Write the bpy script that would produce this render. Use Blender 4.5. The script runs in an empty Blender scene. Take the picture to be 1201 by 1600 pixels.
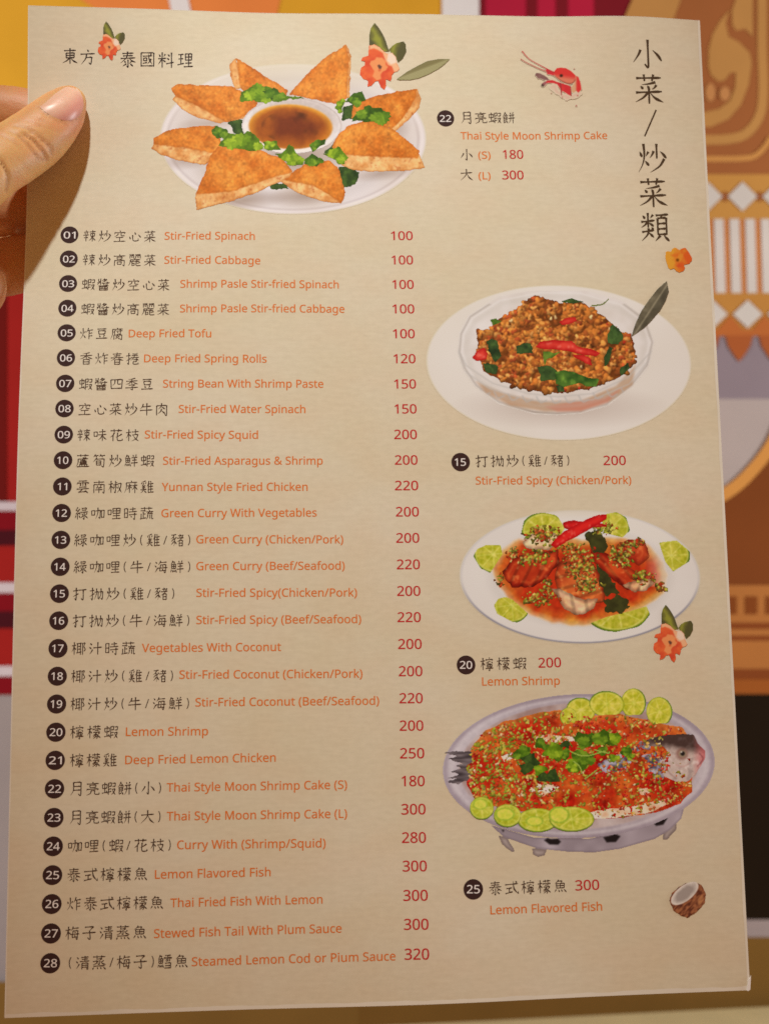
import bpy, bmesh, math
import numpy as np
from mathutils import Vector
from mathutils.bvhtree import BVHTree

SC = bpy.context.scene
COL = SC.collection

# ------------------------------------------------------------------ camera, world, lamp, exposure
CAM_Z = 1.3
FPX = 2000.0                                   # focal length in layout pixels (layout sheet 1201 x 1600)
cam_d = bpy.data.cameras.new('camera')
cam = bpy.data.objects.new('camera', cam_d)
COL.objects.link(cam)
cam.location = (0, 0, CAM_Z)
cam.rotation_euler = (math.radians(90), 0, 0)
cam_d.sensor_fit = 'VERTICAL'
cam_d.sensor_height = 36.0
cam_d.lens = FPX / 1600 * 36.0
cam_d.clip_start = 0.01
cam_d.clip_end = 50
cam_d.dof.use_dof = True
cam_d.dof.focus_distance = 0.380
cam_d.dof.aperture_fstop = 18.0
SC.camera = cam

world = bpy.data.worlds.new('World')
SC.world = world
world.use_nodes = True
bg = world.node_tree.nodes['Background']
bg.inputs[0].default_value = (1.0, 0.395, 0.11, 1)
bg.inputs[1].default_value = 0.275

def area(name, loc, aim, size, power, col):
    d = bpy.data.lights.new(name, 'AREA'); d.shape = 'DISK'; d.size = size; d.energy = power; d.color = col
    o = bpy.data.objects.new(name, d); COL.objects.link(o); o.location = loc
    o.rotation_euler = (Vector(aim) - Vector(loc)).to_track_quat('-Z', 'Y').to_euler(); return o
# the downlight over the table: a small spot with a soft edge, aimed at the middle of the card
sp = bpy.data.lights.new('ceiling_downlight', 'SPOT')
sp.energy = 32.0; sp.color = (0.96, 1.0, 0.96); sp.shadow_soft_size = 0.02; sp.spot_size = math.radians(26); sp.spot_blend = 1.0
spo = bpy.data.objects.new('ceiling_downlight', sp); COL.objects.link(spo)
spo.location = (-0.14, -0.03, 2.12)
spo.rotation_euler = (Vector((0.004, 0.385, 1.338)) - spo.location).to_track_quat('-Z', 'Y').to_euler()
area('mural_fill', (-1.5, 0.50, 1.45), (0.0, 1.30, 1.25), 0.4, 20.0, (0.88, 0.98, 1.0))  # pair of added fill lights, out of view, brightening the mural evenly
area('mural_fill', (1.5, 0.50, 1.45), (0.0, 1.30, 1.25), 0.4, 20.0, (0.88, 0.98, 1.0))

SC.view_settings.view_transform = 'Standard'
SC.view_settings.look = 'None'
SC.view_settings.exposure = 0.0
SC.view_settings.gamma = 1.0
SC.render.engine = 'CYCLES'
SC.cycles.use_denoising = False
SC.cycles.max_bounces = 6
SC.cycles.transparent_max_bounces = 24
SC.cycles.pixel_filter_type = 'BLACKMAN_HARRIS'
SC.cycles.filter_width = 1.6

# ------------------------------------------------------------------ colour helpers
def lin(c):
    c = np.asarray(c, float) / 255.0
    return np.where(c <= 0.04045, c / 12.92, ((c + 0.055) / 1.055) ** 2.4)
ILLUM = np.array([0.82, 0.69, 0.60])        # what the lamp light makes of a white surface on the sheet
def alb(c, gain=1.0):
    """albedo of an ink or paint whose colour under this lamp reads c (0-255)"""
    return np.clip(lin(c) / ILLUM * gain, 0.004, 0.92)

RNG = np.random.default_rng(7)
def _hash(ix, iy, seed):
    n = (ix.astype(np.int64) * 374761393 + iy.astype(np.int64) * 668265263 + seed * 1442695041) & 0xFFFFFFFF
    n = ((n ^ (n >> 13)) * 1274126177) & 0xFFFFFFFF
    return ((n ^ (n >> 16)) & 0xFFFF) / 65535.0
def vnoise(x, y, seed=0):
    ix = np.floor(x); iy = np.floor(y)
    fx = x - ix; fy = y - iy
    fx = fx * fx * (3 - 2 * fx); fy = fy * fy * (3 - 2 * fy)
    a = _hash(ix, iy, seed); b = _hash(ix + 1, iy, seed)
    c = _hash(ix, iy + 1, seed); d = _hash(ix + 1, iy + 1, seed)
    return (a * (1 - fx) + b * fx) * (1 - fy) + (c * (1 - fx) + d * fx) * fy
def fbm(x, y, seed=0, octs=4):
    t = 0; a = 0.5; s = 0
    for i in range(octs):
        t = t + a * vnoise(x * 2 ** i, y * 2 ** i, seed + i * 17); s += a; a *= 0.5
    return t / s

# ------------------------------------------------------------------ object helpers
def link(o, parent=None):
    COL.objects.link(o)
    if parent is not None:
        o.parent = parent
    return o
def root_of(o):
    while o.parent is not None: o = o.parent
    return o
def tag(o, label, cat, group=None, kind=None):
    if label: o['label'] = label
    if cat: o['category'] = cat
    if group: o['group'] = group
    if kind: o['kind'] = kind
    return o
def mesh_obj(name, verts, faces, mat, parent=None, smooth=False, origin=None):
    me = bpy.data.meshes.new(name)
    v = np.asarray(verts, float)
    if origin is not None: v = v - np.asarray(origin)
    if isinstance(faces, np.ndarray) and faces.ndim == 2:
        n, k = faces.shape
        me.vertices.add(len(v)); me.vertices.foreach_set('co', v.astype(np.float32).ravel())
        me.loops.add(n * k); me.loops.foreach_set('vertex_index', faces.astype(np.int32).ravel())
        me.polygons.add(n); me.polygons.foreach_set('loop_start', np.arange(0, n * k, k, dtype=np.int32))
        me.update(calc_edges=True)
    else:
        me.from_pydata([tuple(p) for p in v], [], [tuple(int(i) for i in f) for f in faces]); me.update()
    if mat is not None: me.materials.append(mat)
    me.polygons.foreach_set('use_smooth', np.full(len(me.polygons), bool(smooth)))
    return link(bpy.data.objects.new(name, me), parent)
def set_attr(o, name, rgba):
    a = o.data.attributes.new(name, 'FLOAT_COLOR', 'POINT')
    a.data.foreach_set('color', np.asarray(rgba, np.float32).ravel())

def mat_plain(name, c, rough=0.5, spec=0.3, noise=0.0, nscale=40, albedo=None, bump=0.0):
    m = bpy.data.materials.new(name); m.use_nodes = True
    nt = m.node_tree; p = nt.nodes['Principled BSDF']
    a = alb(c) if albedo is None else np.asarray(albedo)
    p.inputs['Base Color'].default_value = (*a, 1)
    p.inputs['Roughness'].default_value = rough
    p.inputs['Specular IOR Level'].default_value = spec
    if noise:
        tc = nt.nodes.new('ShaderNodeTexCoord'); n = nt.nodes.new('ShaderNodeTexNoise')
        n.inputs['Scale'].default_value = nscale; n.inputs['Detail'].default_value = 5
        nt.links.new(tc.outputs['Object'], n.inputs['Vector'])
        r = nt.nodes.new('ShaderNodeValToRGB')
        r.color_ramp.elements[0].position = 0.3; r.color_ramp.elements[1].position = 0.7
        r.color_ramp.elements[0].color = (*(a * (1 - noise)), 1)
        r.color_ramp.elements[1].color = (*np.clip(a * (1 + noise), 0, .95), 1)
        nt.links.new(n.outputs['Fac'], r.inputs[0]); nt.links.new(r.outputs[0], p.inputs['Base Color'])
        if bump:
            b = nt.nodes.new('ShaderNodeBump'); b.inputs['Strength'].default_value = bump; b.inputs['Distance'].default_value = 0.001
            nt.links.new(n.outputs['Fac'], b.inputs['Height']); nt.links.new(b.outputs[0], p.inputs['Normal'])
    return m

# ------------------------------------------------------------------ the menu sheet: an A4 card, slightly curled
SW, SH = 0.210, 0.297
def rodr(w):
    w = np.asarray(w, float); t = np.linalg.norm(w); k = w / t
    K = np.array([[0, -k[2], k[1]], [k[2], 0, -k[0]], [-k[1], k[0], 0]])
    return np.eye(3) + np.sin(t) * K + (1 - np.cos(t)) * K @ K
_R = rodr((-0.1350, 0.0833, 0.0108))
_T = np.array((-0.0019, 0.0089, -0.3797))
A3 = np.array([[1, 0, 0], [0, 0, -1], [0, 1, 0]], float)   # x right, y up, z to viewer  ->  world
RW = A3 @ _R
TW = A3 @ _T + np.array((0, 0, CAM_Z))
NRM = RW[:, 2]
def curl(u, v):
    """bow of the card along its normal, in metres (minus = away from the reader)"""
    U = u * 1000; V = v * 1000
    w = -6.2 * np.exp(-((V - 88) / 52) ** 2) / (1 + np.exp((U + 72) / 11))
    w += -2.2 * np.exp(-((V - 150) / 45) ** 2) * np.exp(-((U + 35) / 38) ** 2)
    w += 1.9 * np.exp(-((V - 150) / 40) ** 2) * np.exp(-((U - 82) / 20) ** 2)
    w += 2.6 * np.exp(-((V + 150) / 50) ** 2) * np.exp(-((U - 12) / 40) ** 2)
    return w / 1000
def sheet(u, v, off=0.0):
    u = np.asarray(u, float); v = np.asarray(v, float)
    w = curl(u, v) + off
    return u[..., None] * RW[:, 0] + v[..., None] * RW[:, 1] + w[..., None] * NRM + TW
def lay(px, py):
    """layout coordinates (photo-sized sheet 1201 x 1600) -> place on the card (u, v) in metres"""
    px = np.asarray(px, float); py = np.asarray(py, float)
    dx = (px - 600.5) / FPX; dz = (800 - py) / FPX
    w = np.zeros_like(px)
    # X - dx*Y = 0 ; Z' - dz*Y = 0 with P = u*RW0 + v*RW1 + w*N + T'
    T = TW - np.array((0, 0, CAM_Z))
    a11 = RW[0, 0] - dx * RW[1, 0]; a12 = RW[0, 1] - dx * RW[1, 1]
    a21 = RW[2, 0] - dz * RW[1, 0]; a22 = RW[2, 1] - dz * RW[1, 1]
    det = a11 * a22 - a12 * a21
    for _ in range(7):
        b1 = -(w * (NRM[0] - dx * NRM[1]) + T[0] - dx * T[1])
        b2 = -(w * (NRM[2] - dz * NRM[1]) + T[2] - dz * T[1])
        u = (b1 * a22 - a12 * b2) / det; v = (a11 * b2 - a21 * b1) / det
        w = curl(u, v)
    return u, v

# ------------------------------------------------------------------ wall mural behind (flat printed board)
WALL_Y = 1.30
def wall_pt(px, py, off=0.0):
    Y = WALL_Y - off
    return ((px - 600.5) / FPX * WALL_Y, Y, CAM_Z + (800 - py) / FPX * WALL_Y)

mural = tag(link(bpy.data.objects.new('wall_mural', None)),
            'printed wall mural of red curtains, gold temple ornament and yellow field behind the menu', 'mural')
mural.location = wall_pt(600, 800)
MO = np.array(mural.location)
WALL_ILLUM = np.array([0.80, 0.73, 0.69])
def wcol(c):
    a = lin(c) / WALL_ILLUM
    return np.clip(a * min(1.0, 0.86 / a.max()), 0.003, 0.86)
_wm = {}
def wmat(c):
    if c not in _wm: _wm[c] = mat_plain('mural_paint', c, 0.8, 0.06, 0.05, 14, albedo=wcol(c))
    return _wm[c]
_lev = [0]
def wpoly(shapes, c, name, level, each=False):
    if each:
        for i, sh in enumerate(shapes): wpoly([sh], c, name, level + i * 0.002)
        return
    vs = []; fs = []
    for k, pts in enumerate(shapes):
        b = len(vs)
        vs += [wall_pt(x, y, 0.0005 + level * 0.0006 + k * 1e-6) for x, y in pts]
        fs.append(list(range(b, b + len(pts))))
    bm = bmesh.new()
    V = [bm.verts.new(Vector(p) - mural.location) for p in vs]
    for f in fs: bm.faces.new([V[i] for i in f])
    bm.normal_update()
    bmesh.ops.triangulate(bm, faces=bm.faces[:], ngon_method='EAR_CLIP')
    me = bpy.data.meshes.new(name); bm.to_mesh(me); bm.free(); me.materials.append(wmat(c))
    return link(bpy.data.objects.new(name, me), mural)
def rect(x0, y0, x1, y1): return [(x0, y0), (x1, y0), (x1, y1), (x0, y1)]
def ell_pts(cx, cy, rx, ry, n=64, a0=0, a1=360):
    return [(cx + rx * math.cos(math.radians(a0 + (a1 - a0) * i / n)), cy + ry * math.sin(math.radians(a0 + (a1 - a0) * i / n))) for i in range(n)]
def smooth_line(pts, sub=8):
    P = np.array(pts, float); out = []
    for i in range(len(P) - 1):
        p0 = P[max(i - 1, 0)]; p1 = P[i]; p2 = P[i + 1]; p3 = P[min(i + 2, len(P) - 1)]
        for t in np.arange(sub) / sub:
            out.append(0.5 * ((2 * p1) + (-p0 + p2) * t + (2 * p0 - 5 * p1 + 4 * p2 - p3) * t * t + (-p0 + 3 * p1 - 3 * p2 + p3) * t ** 3))
    out.append(P[-1]); return np.array(out)
def stroke_quads(pts, w, sub=8):
    L = smooth_line(pts, sub); d = np.gradient(L, axis=0); d /= np.linalg.norm(d, axis=1)[:, None] + 1e-9
    n = np.stack([-d[:, 1], d[:, 0]], 1)
    ww = np.interp(np.linspace(0, 1, len(L)), np.linspace(0, 1, len(w)), w) if hasattr(w, '__len__') else np.full(len(L), w)
    a = L + n * ww[:, None] / 2; b = L - n * ww[:, None] / 2
    return [[tuple(a[i]), tuple(a[i + 1]), tuple(b[i + 1]), tuple(b[i])] for i in range(len(L) - 1)]
def ribbon(pts, w):
    L = smooth_line(pts); d = np.gradient(L, axis=0); d /= np.linalg.norm(d, axis=1)[:, None] + 1e-9
    n = np.stack([-d[:, 1], d[:, 0]], 1)
    return [tuple(p) for p in (L + n * w / 2)] + [tuple(p) for p in (L - n * w / 2)[::-1]]

# board with real thickness
x0, y0, z0 = wall_pt(-700, 1660); x1, y1, z1 = wall_pt(1900, -600)
bx = [(x, y, z) for x in (x0, x1) for y in (WALL_Y, WALL_Y + 0.02) for z in (z0, z1)]
mesh_obj('backing_board', bx, [(0, 1, 3, 2), (4, 6, 7, 5), (0, 4, 5, 1), (2, 3, 7, 6), (0, 2, 6, 4), (1, 5, 7, 3)], wmat((136, 120, 116)), mural, origin=MO)
wpoly([rect(-700, -600, 745, 432)], (204, 146, 42), 'yellow_field', 1)
wpoly([ell_pts(228, -128, 168, 160), [(298, -600), (500, -600), (470, -150), (432, 30), (405, 110), (330, 60), (298, 18)]], (228, 130, 66), 'orange_disc', 2)
wpoly([[(232, -170), (262, -170), (299, 20), (305, 60), (283, 60), (268, 18)]], (214, 203, 199), 'white_stripe', 3)
wpoly([rect(690, -600, 748, 640)], (212, 203, 199), 'white_pillar', 3)
# left red curtain with bands
wpoly([rect(-700, 432, 620, 1085)], (137, 26, 22), 'red_curtain', 2)
wpoly([[(a, 432), (b, 432), (b, 785), (a, 785)] for a, b in ((-180, -140), (-90, -60), (-14, 12), (96, 130), (180, 215), (270, 300), (360, 400))], (92, 16, 12), 'curtain_fold', 3, True)
wpoly([rect(-700, 798, 620, 828), rect(-700, 926, 620, 955), rect(-700, 1056, 620, 1084)], (112, 12, 20), 'curtain_band', 3, True)
wpoly([rect(-700, 828, 620, 852), rect(-700, 955, 620, 981)], (62, 14, 20), 'curtain_maroon_band', 4, True)  # maroon-black bands printed across the curtain
wpoly([rect(-700, 784, 620, 798), rect(-700, 910, 620, 926), rect(-700, 1040, 620, 1056)], (180, 160, 160), 'white_line', 5, True)
# right red curtain
wpoly([rect(745, -600, 1010, 640)], (166, 30, 54), 'red_curtain', 2)
wpoly([rect(748, -600, 757, 640), rect(822, -600, 838, 640), rect(868, -600, 886, 640), rect(928, -600, 1010, 640)], (112, 24, 32), 'curtain_fold', 3, True)
# ornament panel
wpoly([[(972, 34), (1012, -60), (1060, -600), (1900, -600), (1900, 1085), (985, 1085), (972, 400)]], (144, 84, 46), 'ornament_panel', 4)
def q(x, y): return (1080 + x / 3.2, y / 3.2)
G = (170, 119, 65)
wpoly([[(972, 34), (1012, -60), (1050, -120), (1078, -120), (1070, -20), (1040, 60), (1020, 110), (980, 130)],
       [q(185, 55), q(140, 105), q(100, 175), q(80, 250), q(78, 330), q(90, 380), q(125, 412), q(160, 408), q(188, 370), q(215, 368), q(212, 440), q(185, 510), q(130, 550), q(60, 566), q(-20, 570), q(-20, 640), q(90, 640), q(180, 600), q(240, 530), q(280, 430), q(295, 320), q(285, 270), q(230, 215), q(180, 190), q(165, 120)],
       [q(240, -60), q(215, 0), q(195, 60), q(197, 130), q(215, 160), q(262, 150), q(285, 175), q(300, 190), q(300, -60)]], G, 'ornament_leaf', 5, True)
wpoly([*stroke_quads([q(345, -120), q(347, 0), q(347, 250), q(352, 450), q(335, 580), q(270, 670), q(180, 700), q(40, 705)], 15)], G, 'ornament_border', 5)
wpoly([*stroke_quads([q(-40, 800), q(90, 800), q(240, 798), q(310, 785), q(360, 740), q(390, 690)], 8.5)], (182, 124, 66), 'ornament_moulding', 6)
wpoly([ell_pts(*q(160, 475), 8.5, 11), ell_pts(*q(88, 468), 8, 14)], (176, 118, 70), 'ornament_bead', 6, True)
wpoly([rect(985, 274, 1900, 460)], (176, 122, 60), 'gold_band', 6)
wpoly([[(985, 460), (1900, 460), (1900, 500), (1900, 516), (985, 516)]], (170, 114, 54), 'gold_band', 6)
dia = []
for k in range(-2, 12):
    cx = 1157 + 54 * k
    dia.append([(cx, 286), (cx + 23, 309), (cx, 332), (cx - 23, 309)])
    dia.append([(cx + 8, 470), (cx + 31, 492), (cx + 8, 514), (cx - 15, 492)])
wpoly(dia, (186, 172, 162), 'white_diamond', 8, True)
wpoly([[(1130 + 54 * k, 300), (1138 + 54 * k, 309), (1130 + 54 * k, 318), (1122 + 54 * k, 309)] for k in range(-2, 12)], (140, 80, 44), 'brown_diamond', 7, True)
wpoly([[(x, 344), (x + 15, 344), (x + 18.5, 459), (x + 3, 459)] for x in [1112.5 + 24.3 * k for k in range(-5, 25)]], (190, 175, 165), 'white_slat', 8, True)
wpoly([[(x + 15.5, 344), (x + 23, 344), (x + 27, 459), (x + 19, 459)] for x in [1112.5 + 24.3 * k for k in range(-5, 25)]], (182, 112, 62), 'gold_slat', 7, True)
wpoly([rect(985, 524, 1900, 624)], (128, 110, 114), 'lavender_band', 5)
wpoly([rect(985, 624, 1900, 800)], (160, 141, 134), 'pale_band', 5)
wpoly([rect(985, 516, 1900, 526)] + [[(1138 + 54 * k, 494), (1165 + 54 * k, 525), (1111 + 54 * k, 525)] for k in range(-3, 12)], (166, 90, 44), 'brown_band', 7)
pend = []
for k in range(-3, 12):
    cx = 1152 + 52 * k
    pend.append([(cx - 22, 524), (cx + 22, 524), (cx + 17, 542), (cx + 8, 556), (cx, 566), (cx - 8, 556), (cx - 17, 542)])
wpoly(pend, (152, 78, 40), 'pendant', 7, True)
arc = [(985, 835), (1060, 808), (1134, 769), (1175, 732), (1205, 690), (1225, 640), (1240, 590)]
L = smooth_line(arc)
wpoly([[tuple(p) for p in L] + [(1900, 590), (1900, 1085), (985, 1085)]], (112, 57, 25), 'brown_roof', 8)
wpoly([*stroke_quads(arc, 19)], (190, 126, 62), 'roof_edge', 9)
wpoly([rect(985, 914, 1900, 1048)], (158, 96, 48), 'gold_moulding', 9)
wpoly([rect(1160.5 + 32 * k, 931, 1179 + 32 * k, 959) for k in range(-5, 20)], (116, 58, 24), 'dark_square', 10, True)
wpoly([rect(985, 972, 1900, 982), rect(985, 992, 1900, 1000), rect(985, 1044, 1900, 1060)], (118, 58, 26), 'dark_line', 10, True)
wpoly([rect(985, 1060, 1900, 1085)], (140, 74, 30), 'brown_band', 9)
wpoly([rect(1030, 1083, 1900, 1434)], (28, 17, 8), 'black_panel', 10)
wpoly([rect(1030, 1434, 1900, 1461)], (140, 121, 118), 'grey_strip', 10)
wpoly([rect(560, 1461, 1900, 1656)], (109, 75, 33), 'tan_skirting', 11)
wpoly([rect(-700, 1530, 560, 1656)], (116, 82, 38), 'tan_skirting', 11)

# pale bench top under the mural
zc = CAM_Z - 0.494
ft = [(-0.6, 1.155), (0.53, 1.2965), (0.53, 0.80), (-0.6, 0.80)]
bx = [(x, y, zc) for x, y in ft] + [(x, y, zc - 0.04) for x, y in ft]
bench = mesh_obj('bench_top', bx, [(3, 2, 1, 0), (4, 5, 6, 7), (0, 1, 5, 4), (1, 2, 6, 5), (2, 3, 7, 6), (3, 0, 4, 7)],
                 mat_plain('bench_wood', (190, 160, 112), 0.5, 0.3, 0.1, 9))
tag(bench, 'pale tan bench top below the wall mural', 'bench')

# ------------------------------------------------------------------ the menu
menu = tag(link(bpy.data.objects.new('menu', None)),
           'cream A4 restaurant menu card listing numbered dishes beside four printed dish pictures', 'menu')
menu.location = TW
TO = TW.copy()

def paper_material():
    m = bpy.data.materials.new('laid_paper'); m.use_nodes = True
    nt = m.node_tree; N = nt.nodes; LK = nt.links; p = N['Principled BSDF']
    at = N.new('ShaderNodeAttribute'); at.attribute_name = 'page'
    def noise(sx, sy, scale, detail, rough=0.5):
        mp = N.new('ShaderNodeMapping'); mp.inputs['Scale'].default_value = (sx, sy, 1)
        n = N.new('ShaderNodeTexNoise'); n.inputs['Scale'].default_value = scale; n.inputs['Detail'].default_value = detail
        n.inputs['Roughness'].default_value = rough
        LK.new(at.outputs['Vector'], mp.inputs['Vector']); LK.new(mp.outputs[0], n.inputs['Vector']); return n
    def ramp(n, lo, hi, p0, p1):
        r = N.new('ShaderNodeValToRGB'); r.color_ramp.elements[0].position = p0; r.color_ramp.elements[1].position = p1
        r.color_ramp.elements[0].color = (*lo, 1); r.color_ramp.elements[1].color = (*hi, 1)
        LK.new(n.outputs['Fac'], r.inputs[0]); return r
    def mul(a, b):
        x = N.new('ShaderNodeMix'); x.data_type = 'RGBA'; x.blend_type = 'MULTIPLY'; x.inputs[0].default_value = 1
        LK.new(a, x.inputs[6]); LK.new(b, x.inputs[7]); return x.outputs[2]
    rib = noise(0.20, 1.10, 1.0, 2.5)                 # laid lines about a millimetre apart
    rib2 = noise(0.5, 0.7, 1.0, 3.0)
    blot = noise(0.018, 0.03, 1.0, 3.0)
    blot2 = noise(0.05, 0.07, 1.0, 2.0)
    base = alb((206, 186, 156))
    c = ramp(blot, base * (0.98, 0.97, 0.93), np.clip(base * (1.02, 1.02, 1.05), 0, .9), 0.32, 0.68)
    r1 = ramp(rib, (0.978, 0.975, 0.968), (1.012, 1.012, 1.012), 0.36, 0.64)
    r2 = ramp(rib2, (0.975, 0.972, 0.97), (1.015, 1.015, 1.015), 0.35, 0.65)
    r3 = ramp(blot2, (1.0, 0.965, 0.945), (1.0, 1.0, 1.0), 0.35, 0.6)
    LK.new(mul(mul(mul(c.outputs[0], r1.outputs[0]), r2.outputs[0]), r3.outputs[0]), p.inputs['Base Color'])
    p.inputs['Roughness'].default_value = 0.5
    p.inputs['Specular IOR Level'].default_value = 0.15
    b = N.new('ShaderNodeBump'); b.inputs['Strength'].default_value = 0.02; b.inputs['Distance'].default_value = 0.0002
    LK.new(rib.outputs['Fac'], b.inputs['Height']); LK.new(b.outputs[0], p.inputs['Normal'])
    return m
M_PAPER = paper_material()
M_EDGE = mat_plain('paper_core', (212, 194, 172), 0.6, 0.1, 0.05, 60)

NU, NV = 106, 150
uu, vv = np.meshgrid(np.linspace(-SW / 2, SW / 2, NU), np.linspace(-SH / 2, SH / 2, NV))
front = sheet(uu, vv).reshape(-1, 3); back = sheet(uu, vv, -0.0006).reshape(-1, 3)
ii = np.arange(NU * NV).reshape(NV, NU)
F = np.stack([ii[:-1, :-1], ii[:-1, 1:], ii[1:, 1:], ii[1:, :-1]], -1).reshape(-1, 4)
nb = NU * NV
rim = np.concatenate([ii[0, :], ii[1:, -1], ii[-1, -2::-1], ii[-2:0:-1, 0]])
rn = np.roll(rim, -1)
S = np.stack([rim, rim + nb, rn + nb, rn], 1)
card = mesh_obj('card_sheet', np.concatenate([front, back]), np.concatenate([F, F[:, ::-1] + nb, S]), M_PAPER, menu, origin=TO)
card.data.materials.append(M_EDGE)
mi = np.zeros(len(card.data.polygons), np.int32); mi[2 * len(F):] = 1
card.data.polygons.foreach_set('material_index', mi)
pg = np.zeros((nb * 2, 4)); pg[:, 0] = np.tile(uu.ravel() * 1000, 2); pg[:, 1] = np.tile(vv.ravel() * 1000, 2); pg[:, 3] = 1
set_attr(card, 'page', pg)
# worn white margin of bare paper along right, bottom and left edges
def margin(side):
    n = 160; t = np.linspace(0, 1, n)
    wob = fbm(t * 40, t * 0 + side * 9.1, 3 + side, 3)
    if side == 0: a = (np.full(n, SW / 2), SH / 2 - t * SH); w = 0.0006 + 0.0004 * wob; bq = (a[0] - w, a[1])
    if side == 1: a = (-SW / 2 + t * SW, np.full(n, -SH / 2)); w = 0.0007 + 0.0007 * wob; bq = (a[0], a[1] + w)
    if side == 2: a = (np.full(n, -SW / 2), SH / 2 - t * SH); w = 0.0002 + 0.0003 * wob; bq = (a[0] + w, a[1])
    if side == 3: a = (-SW / 2 + t * SW, np.full(n, SH / 2)); w = 0.00004 + 0.0002 * wob; bq = (a[0], a[1] - w)
    va = sheet(a[0], a[1], 0.000012 + side * 2e-6); vb = sheet(bq[0], bq[1], 0.000012 + side * 2e-6)
    k = np.arange(n - 1)
    f = np.stack([k, k + 1, k + 1 + n, k + n], 1)
    return mesh_obj('paper_edge', np.concatenate([va, vb]), f, M_EDGE, menu, origin=TO)
for s in range(4): margin(s)
# split corner where the lamination lifts
cu, cv = lay(np.array([1165.5, 1168.5, 1172.0, 1171.0, 1167.0]), np.array([1547, 1530, 1524, 1546, 1548.5]))
pc = sheet(cu, cv, 0.00025); pc2 = sheet(cu, cv, 0.0001)
n = len(cu)
mesh_obj('split_corner', np.concatenate([pc, pc2]), [list(range(n)), list(range(2 * n - 1, n - 1, -1))] + [[i, i + n, (i + 1) % n + n, (i + 1) % n] for i in range(n)],
         mat_plain('split_paper', (236, 226, 200), 0.7, 0.1), menu, origin=TO)

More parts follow.
